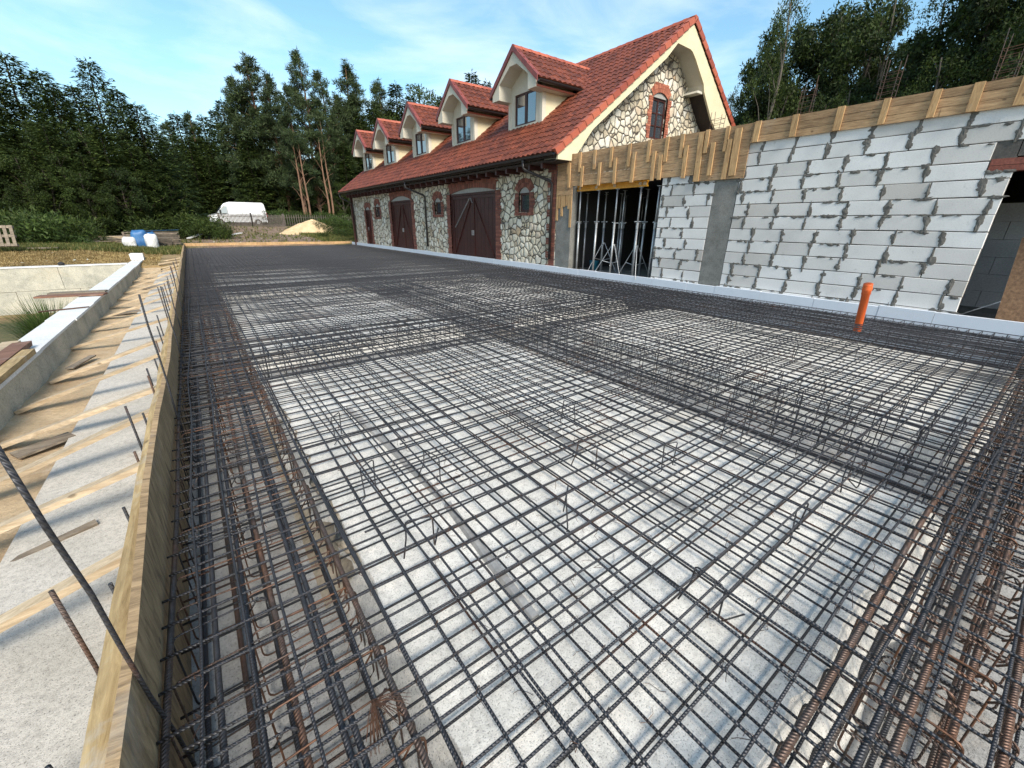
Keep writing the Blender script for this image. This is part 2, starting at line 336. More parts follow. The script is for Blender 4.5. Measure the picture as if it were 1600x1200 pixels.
# ------------------------------------------------------------ terrain
def itp(x, xs, ys):
    if x <= xs[0]: return ys[0]
    for i in range(len(xs)-1):
        if x <= xs[i+1]: return ys[i]+(ys[i+1]-ys[i])*(x-xs[i])/(xs[i+1]-xs[i])
    return ys[-1]
def gz(x, y):
    if x < -2.08 and y < 22.15: return -1.6 + .05*noise.noise(Vector((x*.8, y*.8, 0)))
    n = .05*noise.noise(Vector((x*.35, y*.35, 3)))+.02*noise.noise(Vector((x*1.7, y*1.7, 5)))
    if y < 22.15 or (x > -.6 and x < 9.7 and y < 33.0):
        if x > 9.6: return 0.05
        if x > -.6: return -.75
        return -.48
    a = itp(y, [22.15, 23.5, 27, 33.1, 38, 45, 50, 60, 220], [-.14, -.06, .06, .10, .32, .54, 1.18, 1.2, 1.6])
    w = min(1, max(0, (-1.5-x)/2.5)) * itp(y, [23, 26, 33, 45, 50], [0, .27, .22, .12, 0])
    return a+w+n
def axis(lo, hi, fine0, fine1, step, extra=()):
    L = set(round(fine0+i*step, 3) for i in range(int((fine1-fine0)/step)+1)); v = fine0; s = step
    while v > lo: s *= 1.35; v -= s; L.add(round(max(v, lo), 3))
    v = fine1; s = step
    while v < hi: s *= 1.35; v += s; L.add(round(min(v, hi), 3))
    return sorted(L | set(extra))
gx = axis(-260, 260, -14, 16, .4, (-2.07, -2.09, -.59, -.61, 9.61, 9.69)); gy = axis(-120, 420, -4, 56, .4, (22.14, 22.16, 33.01, 33.03))
g = MB()
g.v = [(x, y, gz(x, y)) for y in gy for x in gx]; nx = len(gx)
g.f = [(j*nx+i, j*nx+i+1, (j+1)*nx+i+1, (j+1)*nx+i) for j in range(len(gy)-1) for i in range(nx-1)]
o = g.build('ground', M_ground, smooth=False, recalc=False); o['kind'] = 'structure'

def sheet(name, m, x0, x1, y0, y1, zf, st):
    s = MB(); nx_ = max(2, int((x1-x0)/st)+1); ny_ = max(2, int((y1-y0)/st)+1)
    s.v = [(x0+(x1-x0)*i/(nx_-1), y0+(y1-y0)*j/(ny_-1), 0) for j in range(ny_) for i in range(nx_)]
    s.v = [(x, y, zf(x, y)) for x, y, z in s.v]
    s.f = [(j*nx_+i, j*nx_+i+1, (j+1)*nx_+i+1, (j+1)*nx_+i) for j in range(ny_-1) for i in range(nx_-1)]
    o = s.build(name, m, smooth=True, recalc=False); o['kind'] = 'structure'; return o
def sandz(x, y):
    e = max(0, (y-20)/4)
    return -.405+min(e, 1)*.3+.035*noise.noise(Vector((x*1.3, y*1.3, 1)))+.018*noise.noise(Vector((x*5, y*5, 2)))+.006*noise.noise(Vector((x*17, y*17, 2))) + .10*max(0, (-1.5-x))**1.5
sheet('sand', M_sand, -1.95, -1.24, -2, 24.5, sandz, .07)
def footz(x, y): return -.35 + .004*noise.noise(Vector((x*3, y*3, 8)))
f = MB(); f.box(-1.29, -.45, -2, 33.2, -.7, -.35)
for q in range(0): pass
o = f.build('footing', M_footc); o['kind'] = 'structure'
sheet('sand_far', M_sand, -1.4, -.55, 22.0, 33.4, lambda x, y: -.345+.22*min(1, max(0, (y-22.3)/5))+.03*noise.noise(Vector((x*2, y*2, 1))), .15)

# ------------------------------------------------------------ slab bed: blinding panels and beam trenches
t = MB(); t.box(-.45, 9.62, -3, 33.1, -.74, -.46)
o = t.build('trench_floor', M_trench); o['kind'] = 'structure'
XB = [(.37, 3.62), (5.05, 8.35)]
YB = [(.16, 5.35), (6.65, 11.7), (12.9, 18.0), (19.2, 24.3), (25.5, 31.6)]
pn = MB()
for x0, x1 in XB:
    for y0, y1 in YB:
        # slab with ragged edge and sloping soil side
        ring = []; nseg = 40
        for k in range(nseg):
            ring.append((x0+(x1-x0)*k/nseg, y0))
        for k in range(nseg): ring.append((x1, y0+(y1-y0)*k/nseg))
        for k in range(nseg): ring.append((x1-(x1-x0)*k/nseg, y1))
        for k in range(nseg): ring.append((x0, y1-(y1-y0)*k/nseg))
        cx, cy = (x0+x1)/2, (y0+y1)/2; top = []; bot = []
        for (x, y) in ring:
            dd = .05*noise.noise(Vector((x*2, y*2, 4)))+.03*noise.noise(Vector((x*7, y*7, 4)))
            sx = 1 if x > cx else -1; sy = 1 if y > cy else -1
            top.append((x+dd, y+dd, -.25)); ex = .20 if abs(x-x0) < 1e-6 or abs(x-x1) < 1e-6 else 0; ey = .20 if abs(y-y0) < 1e-6 or abs(y-y1) < 1e-6 else 0
            bot.append((x+dd+sx*ex, y+dd+sy*ey, -.51))
        n = len(ring)
        pn.add(top+bot, [tuple(range(n))]+[(i, i+n, (i+1) % n+n, (i+1) % n) for i in range(n)])
o = pn.build('blinding_slab', M_blind); o['kind'] = 'structure'
# soil spill along left trench edge
sp = MB()
random.seed(3)
ns = 60
for x0, sgn in ((.30, 1),):
    rows = []
    for j in range(ns+1):
        y = 1.9+j*2.6/ns; w = (-.04+.13*noise.noise(Vector((x0, y*1.5, 2)))+.06*noise.noise(Vector((x0, y*6, 2))))*min(1, j/6, (ns-j)/6)-.06*(1-min(1, j/8, (ns-j)/8))
        rows.append([(x0-sgn*.18, y, -.495), (x0-sgn*.05, y, -.40+.03*noise.noise(Vector((y*3, x0, 0)))), (x0+sgn*.1, y, -.265), (x0+sgn*(.1+w), y, -.244), (x0+sgn*(.13+w), y, -.256)])
    sp.add([p for r in rows for p in r], [(j*5+i, j*5+i+1, (j+1)*5+i+1, (j+1)*5+i) for j in range(ns) for i in range(4)])
o = sp.build('soil', simple('soil_spill', (.40, .33, .24), (.53, .46, .36), 4, .95, bs=.8), smooth=True); o['kind'] = 'structure'
# ------------------------------------------------------------ left and far formwork
def wav(n, amp, s): return [amp*noise.noise(Vector((i*.7, s, 0))) for i in range(n)]
fl = thing('edge_formwork', 'long plywood and timber shuttering board along the left side of the rebar slab', 'formwork', (-.48, 15, 0))
bd = MB(); ys = [-2+i*.5 for i in range(71)]
vs = []
for y in ys:
    dx = .022*noise.noise(Vector((y*.5, 1, 0))); dz = .022*noise.noise(Vector((y*1.3, 2, 0)))+(.012 if int(y/2.5) % 2 else 0)
    if 1.25 < y < 1.75: dz -= .02
    vs += [(-.43+dx, y, -.5), (-.43+dx, y, .245+dz), (-.458+dx, y, .25+dz), (-.458+dx, y, -.36)]
n = len(ys); bd.add(vs, [(j*4+i, j*4+i+1, (j+1)*4+i+1, (j+1)*4+i) for j in range(n-1) for i in range(3)]+[(0, 1, 2, 3)])
world_child(bd.build('board', M_leftboard), fl)
y = -2; random.seed(5)
while y < 33:
    L = random.choice((3.1, 4.0, 4.6)); w = MB(); p = []
    m = int(L/.25)
    for j in range(m+1):
        yy = y+L*j/m; a = .010*noise.noise(Vector((yy*1.9, 7, y))); b_ = .012*noise.noise(Vector((yy*2.7, 3, y)))
        zt = .165+b_; xo = -.535+a
        p += [(-.461, yy, .02), (-.461, yy, zt), (-.50, yy, zt+.006), (xo, yy, zt-.012), (xo-.01, yy, .02)]
    w.add(p, [(j*5+i, j*5+(i+1) % 5, (j+1)*5+(i+1) % 5, (j+1)*5+i) for j in range(m) for i in range(5)]+[(0, 1, 2, 3, 4), tuple(m*5+i for i in (4, 3, 2, 1, 0))])
    world_child(w.build('waler', M_waler), fl)
    y += L+.006
ff = thing('edge_formwork', 'low pale board shuttering along the far end of the rebar slab', 'formwork', (4.5, 33.06, 0))
x = -.46; random.seed(6)
while x < 9.6:
    L = min(random.choice((2.2, 3.0, 3.9)), 9.6-x); w = MB(); w.box(x, x+L-.01, 33.02, 33.06, -.5, .25+random.uniform(-.03, .03), .004)
    world_child(w.build('board', M_waler if random.random() < .6 else M_batten), ff); x += L

# struts from the shuttering down to the sand
random.seed(11)
sy = [1.15, 2.3, 3.3, 4.15, 4.95, 6.1, 7.3, 8.85, 10.35, 11.55, 12.9, 14.2, 15.5, 16.8, 18.1, 19.4, 20.7, 22.1, 23.4, 24.8, 26.2, 27.7, 29.2]
for i, y in enumerate(sy):
    s = MB(); fy = y+random.uniform(-.05, .25); fx = -1.86+random.uniform(-.03, .06) if y < 21 else -1.3
    s.obox((fx, fy, sandz(fx, fy)+.02 if y < 21 else -.1), (-.55, y, .03+random.uniform(-.04, .04)), random.uniform(.075, .11), .035, j=.004)
    o = s.build('strut_plank', M_strut)
    if y < 3: put(o, None, None)
    lab = 'slanting timber strut propping the left shuttering board against the sand' if y > 5 else ['pale timber strut nearest the camera across the grey footing', 'slanting strut second from the camera left of the shuttering', 'third strut from the camera, lying over the sand edge', 'fourth strut from the camera left of the shuttering board', 'fifth strut from the camera with a board scrap beside it'][min(i, 4)]
    put(o, lab, 'strut', 'struts along the left shuttering')
# board scraps in the sand
for (x, y, rz, L, w, lab) in ((-1.45, 5.05, .5, .38, .16, 'short dark board scrap lying in the sand under a strut'), (-1.62, 8.0, 1.2, .5, .09, 'thin dark batten lying on the sand by the foundation wall'), (-1.15, 3.25, .35, .55, .05, 'pale batten scrap at the edge of the grey footing'), (-1.5, 12.1, .2, .5, .2, 'brown board offcut on the sand among the far struts'), (-1.3, 16.5, .9, .45, .25, 'dark offcut on the sand near the far struts')):
    s = MB(); d = Vector((math.cos(rz), math.sin(rz), 0))*L/2; c = Vector((x, y, sandz(x, y)+.035)); s.obox(c-d, c+d+Vector((0, 0, .03)), w, .022, j=.006)
    put(s.build('board_scrap', M_greywood), lab, 'board')

# ------------------------------------------------------------ foundation walls left
fwall = thing('foundation_wall', 'grey concrete foundation wall with white boards laid along its top', 'wall', (-2, 11, -.4))
w = MB(); w.box(-2.20, -1.86, -2, 24.3, -1.7, -.06, 0)
world_child(w.build('wall', M_found), fwall)
random.seed(4); y = -2
while y < 24.2:
    L = min(random.uniform(1.1, 2.2), 24.25-y); w = MB(); w.box(-2.20+random.uniform(-.01, .01), -1.84+random.uniform(-.01, .01), y, y+L-.015, -.058, -.018+random.uniform(-.005, .005), .003)
    world_child(w.build('top_board', M_whiteblock), fwall); y += L
yw = thing('yard_wall', 'cream concrete pit wall running left from the foundation wall', 'wall', (-7, 22.1, -.8))
w = MB()
xs = [-16, -13.6, -11.1, -8.4, -5.72, -4.1, -2.21]
for a, b_ in zip(xs, xs[1:]):
    w.box(a+.006, b_-.006, 21.86, 22.14, -.82, -.045, .004); w.box(a+.4, b_+.38 if b_ < -3 else b_, 21.87, 22.13, -1.75, -.832, .003)
w.box(-16, -2.22, 21.9, 22.12, -1.75, -.06)
world_child(w.build('panel', M_found), yw)
w = MB(); w.box(-16, -2.2, 21.84, 22.16, -.043, -.005, .004); world_child(w.build('coping', M_whiteblock), yw)
def plank(name, p, q, wd, h, m, label, cat='plank', group=None):
    s = MB(); s.obox(p, q, wd, h, j=.005); return put(s.build(name, m), label, cat, group)
plank('timber_plank', (-2.85, 12.75, .02), (-1.78, 12.6, .015), .28, .03, M_plankred, 'brown plank laid across the white top of the foundation wall')
plank('timber_plank', (-2.75, 13.2, .02), (-1.82, 13.1, .015), .22, .03, M_greywood, 'greyish plank beside the brown one across the foundation wall')
plank('timber_plank', (-2.02, 7.75, .03), (-2.02, 5.6, .03), .17, .06, M_plankred, 'dark brown wet beam lying along the foundation wall top')
plank('timber_plank', (-1.88, 5.2, .02), (-1.88, 7.3, .02), .12, .055, M_waler, 'pale squared timber lying on the edge of the foundation wall')
plank('timber_plank', (-2.17, 5.9, .02), (-2.17, 8.0, .02), .16, .04, M_strut, 'light plank on the foundation wall behind the dark beam')
plank('steel_rod', (-2.45, 10.7, .0), (-1.82, 10.9, .0), .02, .02, M_wire, 'thin dark rod across the foundation wall top', 'rod')
b = MB(); b.box(-2.22, -1.8, 23.6, 24.2, -.01, .24, .012); put(b.build('white_block', M_block), 'white aerated block standing at the far end of the foundation wall', 'block')
b = MB(); b.tube([(-3.98, 21.95, 0), (-3.98, 21.95, .07), (-3.98, 21.95, .12)], [.08, .09, .04], 10); put(b.build('pipe_cap', M_rubber), 'small black cap on the top of the pit wall', 'cap')
# starter bars and long upright bars left
for j, (x, y, z0, z1, lx, r, lab) in enumerate(((-.40, 1.40, -.45, 1.08, -.02, .0062, 'long upright bar nearest the camera crossing the shuttering'), (-.40, 4.05, -.45, 1.0, 0, .007, 'second upright bar, reaching above the shuttering in the middle distance'),
        (-.40, 6.1, -.45, .82, 0, .007, 'third upright bar from the camera along the shuttering'), (-.41, 7.6, -.45, .72, .0, .007, 'fourth upright bar standing inside the left shuttering'), (-.4, 9.1, -.45, .8, .01, .007, 'fifth upright bar standing inside the left shuttering'), (-.4, 10.9, -.45, .75, .0, .007, 'far upright bar beside the left shuttering'))):
    b = MB(); pts = [(x+.08, y, z0), (x+.03, y, z0+.01)] + [(x+lx*k/6+(.004*math.sin(k*2+j)), y-.16*max(0, k/6)*(1 if j == 0 else -.1), z0+.05+(z1-z0-.05)*k/6) for k in range(7)]
    b.tube(pts, r, 10); o = b.build('upright_rebar', M_bar, smooth=True); put(o, lab, 'rebar', 'upright bars along the shuttering')
for j, (y, zt, x) in enumerate(((1.24, .16, -.60), (1.72, .36, -.62), (2.02, .10, -.575), (2.69, .07, -.6), (3.36, .09, -.6), (3.75, .28, -.63), (4.0, .12, -.59), (4.9, .16, -.6), (5.05, .19, -.61), (5.6, .14, -.59), (6.3, .18, -.6), (6.9, .24, -.6), (7.4, .3, -.61), (8.7, .5, -.6), (8.95, .5, -.62), (9.6, .42, -.6), (10.4, .4, -.61), (11.6, .4, -.6), (13, .35, -.6), (14.6, .38, -.61), (16.5, .3, -.6), (18.6, .35, -.6))):
    b = MB(); b.tube([(x, y, -.4), (x+.004, y, (zt-.4)/2), (x, y-.01, zt)], .0075, 8)
    put(b.build('starter_rebar', M_rust if j % 3 == 1 else M_bar, smooth=True), 'short stub of rebar sticking up from the footing outside the shuttering', 'rebar', 'rebar stubs outside the shuttering')

# ------------------------------------------------------------ reinforcement
def barmesh(name, L, r, seed, step=.18, n=8, amp=.004, sag=0.0, m=None):
    b = MB(); k = max(2, int(L/step)); pts = []
    for i in range(k+1):
        x = L*i/k
        pts.append((x, amp*1.6*noise.noise(Vector((x*.55, seed, 0)))*2, amp*noise.noise(Vector((x*.9, seed, 9)))*2))
    b.tube(pts, r, n)
    me = bpy.data.meshes.new(name); me.from_pydata(b.v, [], b.f); me.polygons.foreach_set('use_smooth', [True]*len(me.polygons)); me.materials.append(m); me.update(); return me
def inst(name, me, loc, rz, label, cat, group, rx=0):
    o = bpy.data.objects.new(name, me); C.objects.link(o); o.location = loc; o.rotation_euler = (rx, 0, rz); return put(o, label, cat, group)
def stuffbar(mb, p, q, r, n=4, seg=8, amp=.004):
    p, q = Vector(p), Vector(q); d = q-p; pts = []; sd_ = random.uniform(0, 99)
    pr = Vector((-d.y, d.x, 0)).normalized()
    for i in range(seg+1):
        t = i/seg; pts.append(p+d*t+pr*(2*amp*noise.noise(Vector((t*seg*.6, sd_, 0))))+Vector((0, 0, 1.3*amp*noise.noise(Vector((t*seg*.6, sd_, 7))))))
    mb.tube(pts, r, n, cap=False)
random.seed(21)
PI2 = math.pi/2
topY = [barmesh('rebar', 12.0, .0058, i, m=M_bar, amp=.011) for i in range(6)]
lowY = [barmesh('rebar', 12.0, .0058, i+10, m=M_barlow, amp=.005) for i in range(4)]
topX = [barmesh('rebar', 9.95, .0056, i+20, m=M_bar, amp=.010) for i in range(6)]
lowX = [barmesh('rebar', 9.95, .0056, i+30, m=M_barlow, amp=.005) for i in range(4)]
GY = 'lengthwise bars of the rebar mat'; GX = 'crosswise bars of the rebar mat'
stuff = MB()
xs_ = []; x = -.31
while x < 9.42: xs_.append(x); x += .155
jit = lambda a: random.uniform(-a, a)
for i, x in enumerate(xs_):
    o = inst('rebar', topY[i % 6], (x+jit(.012), -1.3+jit(.3), .004+jit(.003)), PI2+jit(.0010), 'thin dark bar running lengthwise in the top layer of the rebar mat', 'rebar', GY)
    stuffbar(stuff, (x+.016+jit(.006), 10.1+jit(.4), .004), (x+jit(.01), 22, .004), .0058, 4, 20)
    stuffbar(stuff, (x+.016+jit(.006), 21.3+jit(.4), .004), (x+jit(.01), 32.9, .004), .0058, 4, 16)
    xl = x+.055+jit(.008)
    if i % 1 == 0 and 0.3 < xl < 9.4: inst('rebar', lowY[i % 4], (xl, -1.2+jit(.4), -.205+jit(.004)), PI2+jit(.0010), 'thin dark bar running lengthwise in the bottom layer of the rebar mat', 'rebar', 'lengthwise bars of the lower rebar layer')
    stuffbar(stuff, (xl, 10.2, -.205), (xl+jit(.02), 32.9, -.205), .0056, 4, 20)
ys_ = []; y = -.74
while y < 32.9: ys_.append(y); y += .155
for i, y in enumerate(ys_):
    yt = y+jit(.012)
    if y < 11.5:
        inst('rebar', topX[i % 6], (-.42+jit(.012), yt, -.008+jit(.002)), jit(.0014), 'thin dark bar running crosswise in the top layer of the rebar mat', 'rebar', GX)
    else: stuffbar(stuff, (-.41, yt, -.008), (9.5, yt+jit(.02), -.008), .0056, 4, 14)
    yl = y+.065+jit(.008)
    if y < 9.5:
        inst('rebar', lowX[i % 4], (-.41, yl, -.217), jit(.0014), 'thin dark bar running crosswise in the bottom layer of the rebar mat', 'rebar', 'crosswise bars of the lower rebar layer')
    else: stuffbar(stuff, (-.41, yl, -.217), (9.5, yl+jit(.03), -.217), .0056, 4, 10)
    # double bars over the supports
    if i % 3 != 1 and y < 33:
        if y > 5: stuffbar(stuff, (-.41, yt+.07+jit(.02), -.02), (1.5+jit(.3), yt+.07+jit(.02), -.02), .005, 4, 6)
    if y > 11: stuffbar(stuff, (3.0+jit(.3), yt+.075, -.018), (5.9+jit(.3), yt+.075, -.018), .005, 4, 5)
    stuffbar(stuff, (7.5+jit(.2), yt+.07, -.016), (9.5, yt+.07, -.016), .005, 4, 4)
# extra lapped bars in the near field (paired lines)
lap = [barmesh('rebar', 4.2, .0056, i+40, m=M_bar, amp=.006) for i in range(3)]
for i, (x, y, rz) in enumerate(((.30, .9, .012), (.62, -.2, .03), (1.24, 1.5, -.01), (1.86, .1, .015), (2.17, 1.9, -.02), (2.8, .6, .02), (3.4, .2, 0), (.93, 2.6, .01), (1.55, 3.1, -.012), (2.5, 3.4, .01))):
    inst('rebar', lap[i % 3], (x+.018, y, .005), PI2+rz, 'short lap bar lying close beside a lengthwise bar of the top layer', 'rebar', 'lengthwise lap bars of the top layer')
for i, (x, y, rz) in enumerate(((-.3, .84, .004), (-.35, 1.17, -.004), (.4, 1.79, .006), (-.38, 2.26, 0), (.9, 2.55, .008), (.2, 2.88, -.005), (1.8, 1.33, .006), (2.2, .70, -.004), (-.4, .53, .003), (3, 2.1, .004))):
    inst('rebar', lap[i % 3], (x, y+.018, .006), rz, 'short lap bar lying close beside a crosswise bar of the top layer', 'rebar', 'crosswise lap bars of the top layer')

# beams: thick ribbed bars with stirrups
def thick_mesh(L, r, seed, m, amp=.006):
    # real transverse ribs on the nearest metres of bar
    b = MB(); pts = []; rs = []; x = 0; st = .012
    while x <= L:
        near = x < 3.6
        pts.append((x, amp*2*noise.noise(Vector((x*.6, seed, 0))), amp*1.5*noise.noise(Vector((x*.7, seed, 5)))))
        k = len(pts) % 2
        rs.append(r*(1.09 if (near and k) else 1.0 if not near else .95)); x += st/2 if near else .2
    b.tube(pts, rs, 10)
    me = bpy.data.meshes.new('beam_bar'); me.from_pydata(b.v, [], b.f); me.polygons.foreach_set('use_smooth', [True]*len(me.polygons)); me.materials.append(m); me.update(); return me
tr = [thick_mesh(12.0, .0115, i+50, M_rust) for i in range(2)]; td = [thick_mesh(12.0, .0105, i+60, M_bar) for i in range(3)]
tL = [thick_mesh(12.0, .0125, i+70, M_rust) for i in range(2)]
random.seed(31)
for i, (x, z) in enumerate(((-.385, -.03), (-.25, -.06), (-.14, -.05), (-.06, -.06), (.06, -.05), (.10, -.05), (.235, -.028), (-.36, -.40), (-.22, -.41), (-.08, -.40), (.08, -.41), (.22, -.40))):
    me = (tr[0], td[0], td[1], tr[1], td[2], td[0], tr[0], td[1], tr[1], td[2], td[0], td[1])[i]
    for k in range(3):
        inst('beam_bar', me, (x+jit(.012)+.015*k, -1.1+k*11.2+jit(.5), z+jit(.006)), PI2+jit(.003), 'thick ribbed bar in the cage along the left shuttering' if k == 0 else 'thick ribbed bar further along the left edge cage', 'rebar', 'thick bars of the left edge cage' if k == 0 else 'far thick bars of the left edge cage')
for i, (y, z) in enumerate(((.105, -.022), (.03, -.05), (-.035, -.03), (-.10, -.022), (-.20, -.05), (-.30, -.03), (.06, -.40), (-.08, -.40), (-.22, -.41))):
    inst('beam_bar', (tL[0], tr[0], td[1], tL[1], tr[1], tL[0], td[0], td[2], tr[0])[i], (.42+jit(.05) if y > .05 else .3+jit(.05), y, z), jit(.002), 'thick rusty ribbed bar in the cage along the near right edge', 'rebar', 'thick bars of the near edge cage')
for cb, (y0, y1) in enumerate(((5.42, 6.55), (11.85, 12.8), (18.1, 19.1), (24.4, 25.4), (31.7, 32.7))):
    nb = 5
    for i in range(nb):
        yy = y0+(y1-y0)*i/(nb-1)
        for z in (-.035, -.43):
            if cb < 2: inst('beam_bar', td[i % 3], (-.4 if z < 0 else 0, yy+jit(.02), z+jit(.01)), jit(.004), 'thick dark bar of a crosswise beam cage in the slab', 'rebar', 'thick bars of the crosswise beam cages')
            else: stuffbar(stuff, (-.4, yy, z), (9.5, yy, z), .010, 5, 6)
for bx, (x0, x1) in enumerate(((3.72, 4.95), (8.45, 9.4))):
    nb = 4 if bx == 0 else 7
    for i in range(nb):
        xx = x0+(x1-x0)*i/(nb-1)
        for z in (-.035, -.43):
            inst('beam_bar', td[i % 3], (xx+jit(.02), -1.1+jit(.2), z+jit(.01)), PI2+jit(.003), ('thick dark bar of the lengthwise beam cage in mid slab' if bx == 0 else 'thick dark bar of the beam cage beside the white styrofoam edge'), 'rebar', 'thick bars of the middle lengthwise cage' if bx == 0 else 'thick bars of the right edge cage')
            stuffbar(stuff, (xx, 10.8, z), (xx, 32.8, z), .010, 5, 12)
def loop_mesh(w, h, r=.004, m=None, hook=True, n=6):
    # closed stirrup in local X-Z plane, rounded corners
    b = MB(); c = .03; pts = []
    for (x, z, a0) in ((w-c, h-c, 0), (c, h-c, PI2), (c, c, 2*PI2), (w-c, c, 3*PI2)):
        for k in range(4):
            a = a0+PI2*k/3; pts.append((x+c*math.cos(a), .0, z+c*math.sin(a)))
    pts.append(pts[0]); pts.append((pts[0][0]-.01, .006, pts[0][2]-.0))
    if hook: pts += [(w-.03, .012, h-.005), (w-.075, .012, h-.065)]
    b.tube(pts, r, n); me = bpy.data.meshes.new('stirrup'); me.from_pydata(b.v, [], b.f); me.polygons.foreach_set('use_smooth', [True]*len(me.polygons)); me.materials.append(m); me.update(); return me
stL = [loop_mesh(.65, .40, m=M_rust), loop_mesh(.40, .39, m=M_wire), loop_mesh(.33, .41, m=M_bar)]
random.seed(41)
y = -.6; k = 0; ncount = 0
while y < 32.5:
    if y < 10:
        a = inst('stirrup', stL[0] if k % 3 else stL[2], (-.395+jit(.01), y+jit(.02), -.435+jit(.006)), jit(.05), 'bent stirrup loop in the cage along the left shuttering', 'stirrup', 'stirrups of the left edge cage')
        inst('stirrup', stL[1], (-.14+jit(.015), y+.07+jit(.02), -.43), jit(.06), 'narrow stirrup loop in the cage along the left shuttering', 'stirrup', 'narrow stirrups of the left edge cage')
    else:
        stuffbar(stuff, (-.39, y, -.03), (.26, y, -.03), .004, 4, 2)
        stuffbar(stuff, (-.39, y+.07, -.03), (.26, y+.07, -.03), .004, 4, 2)
    y += .19; k += 1
stY = [loop_mesh(.46, .41, .0045, M_rust), loop_mesh(.25, .40, .0045, M_wire), loop_mesh(.20, .40, .0045, M_rust)]
x = .42; k = 0
while x < 9.3:
    inst('stirrup', stY[0], (x+jit(.015), .125, -.435), -PI2+jit(.06), 'bent rusty stirrup loop in the cage along the near right edge', 'stirrup', 'stirrups of the near edge cage')
    inst('stirrup', stY[1+k % 2], (x+.07+jit(.015), .0+jit(.03), -.43), -PI2+jit(.06), 'bent rusty stirrup loop in the cage along the near right edge', 'stirrup', 'stirrups of the near edge cage')
    x += .19; k += 1
stC = loop_mesh(.55, .47, .0042, M_bar)
for cb, (y0, y1) in enumerate(((5.42, 6.55), (11.85, 12.8))):
    x = .45
    while x < 8.4:
        for q in (0, 1):
            if cb == 0 and not (3.6 < x < 5.0): inst('stirrup', stC, (x+jit(.02), y1-.02-q*.5, -.44+jit(.012)), -PI2+jit(.05), 'dark stirrup loop of the crosswise beam cage across the slab', 'stirrup', 'stirrups of the crosswise beam cage')
            elif cb:
                stuffbar(stuff, (x, y1-.02-q*.45, .01), (x, y1-.02-q*.45, -.42), .004, 4, 2); stuffbar(stuff, (x, y1-.45-q*.45, .01), (x, y1-.45-q*.45, -.42), .004, 4, 2)
        x += .2
y = -.6
while y < 12:
    for q in (0, 1):
        if y < 5.2: inst('stirrup', stC, (3.74+q*.6+jit(.02), y+jit(.02), -.43+jit(.014)), jit(.05), 'dark stirrup loop of the lengthwise beam cage in mid slab', 'stirrup', 'stirrups of the middle beam cage')
        else: stuffbar(stuff, (3.74+q*.6, y, .01), (3.74+q*.6, y, -.42), .004, 4, 2); stuffbar(stuff, (4.29+q*.6, y, .01), (4.29+q*.6, y, -.42), .004, 4, 2)
    y += .2
# U bars along the white edge strip: stand up slightly above the mat
y = -.8
while y < 32.7:
    stuffbar(stuff, (9.44+jit(.004), y, -.43), (9.44, y+jit(.02), .035), .0045, 4, 2); stuffbar(stuff, (9.44, y, .035), (8.9, y+jit(.02), .03), .0045, 4, 3)
    y += .13
for z in (-.12, -.2, -.3, .03): stuffbar(stuff, (9.42, -1, z), (9.42, 32.8, z), .006, 5, 20)
o = stuff.build('reinforcement', M_bar, recalc=False); put(o, 'dense far part of the dark rebar mat stretching to the far end of the slab', 'rebar', None, 'stuff')

# bent chairs between the layers
ch = MB(); ch.tube([(-.10, -.02, 0), (-.07, -.02, .01), (-.06, 0, .21), (-.05, 0, .222), (.05, 0, .222), (.06, 0, .21), (.07, .02, .01), (.10, .02, 0)], .0045, 6)
chm = bpy.data.meshes.new('chair'); chm.from_pydata(ch.v, [], ch.f); chm.polygons.foreach_set('use_smooth', [True]*len(chm.polygons)); chm.materials.append(M_bar)
ch2 = MB(); ch2.tube([(0, -.16, .0), (0, -.015, .004), (0, 0, .03), (.0, .0, .20), (.012, .02, .232), (.12, .05, .232), (.135, .05, .22), (.14, .055, .12), (.15, .10, .02)], .0045, 6)
chm2 = bpy.data.meshes.new('chair'); chm2.from_pydata(ch2.v, [], ch2.f); chm2.polygons.foreach_set('use_smooth', [True]*len(chm2.polygons)); chm2.materials.append(M_bar)
random.seed(51)
spots = [(.65, 3.34), (1.05, 2.25), (.62, 2.45), (.74, 1.72), (1.50, 1.45), (2.06, 1.72), (2.52, 1.42), (1.58, .52), (2.5, .55), (3.38, .48), (2.43, 2.4), (3.4, 1.3), (5.16, .55), (5.9, .55), (6.3, 2.0), (7.0, 1.5), (6.1, 3.6), (7.3, 3.3), (5.6, 2.7)]
for i, (x, y) in enumerate(spots):
    inst('spacer_chair', chm2 if i % 2 else chm, (x, y, -.215), random.uniform(0, 3.1), 'bent wire spacer standing between the two rebar layers', 'spacer', 'bent spacers under the top mat')
# concrete spacer rails on the blinding
def rail(pts, label):
    b = MB()
    P = [Vector(p) for p in pts]
    vs = []
    for i, p in enumerate(P):
        d = (P[min(i+1, len(P)-1)]-P[max(0, i-1)]).normalized(); a = Vector((-d.y, d.x, 0))
        vs += [p-a*.030, p-a*.018+Vector((0, 0, .024)), p+a*.018+Vector((0, 0, .024)), p+a*.030]
    n = len(P); b.add(vs, [(j*4+i, j*4+i+1, (j+1)*4+i+1, (j+1)*4+i) for j in range(n-1) for i in range(3)]+[(0, 1, 2, 3), tuple((n-1)*4+i for i in (3, 2, 1, 0))])
    put(b.build('spacer_rail', M_spacer), label, 'spacer rail', 'grey spacer rails')
RZ = -.2495
rail([(.93, 1.05, RZ), (.96, 1.52, RZ), (1.0, 2.05, RZ)], 'nearest grey spacer rail, between the mat bars in the foreground')
rail([(1.0, 2.12, RZ), (.98, 2.6, RZ), (.96, 3.13, RZ), (.91, 3.97, RZ)], 'grey spacer rail in line behind the nearest one')
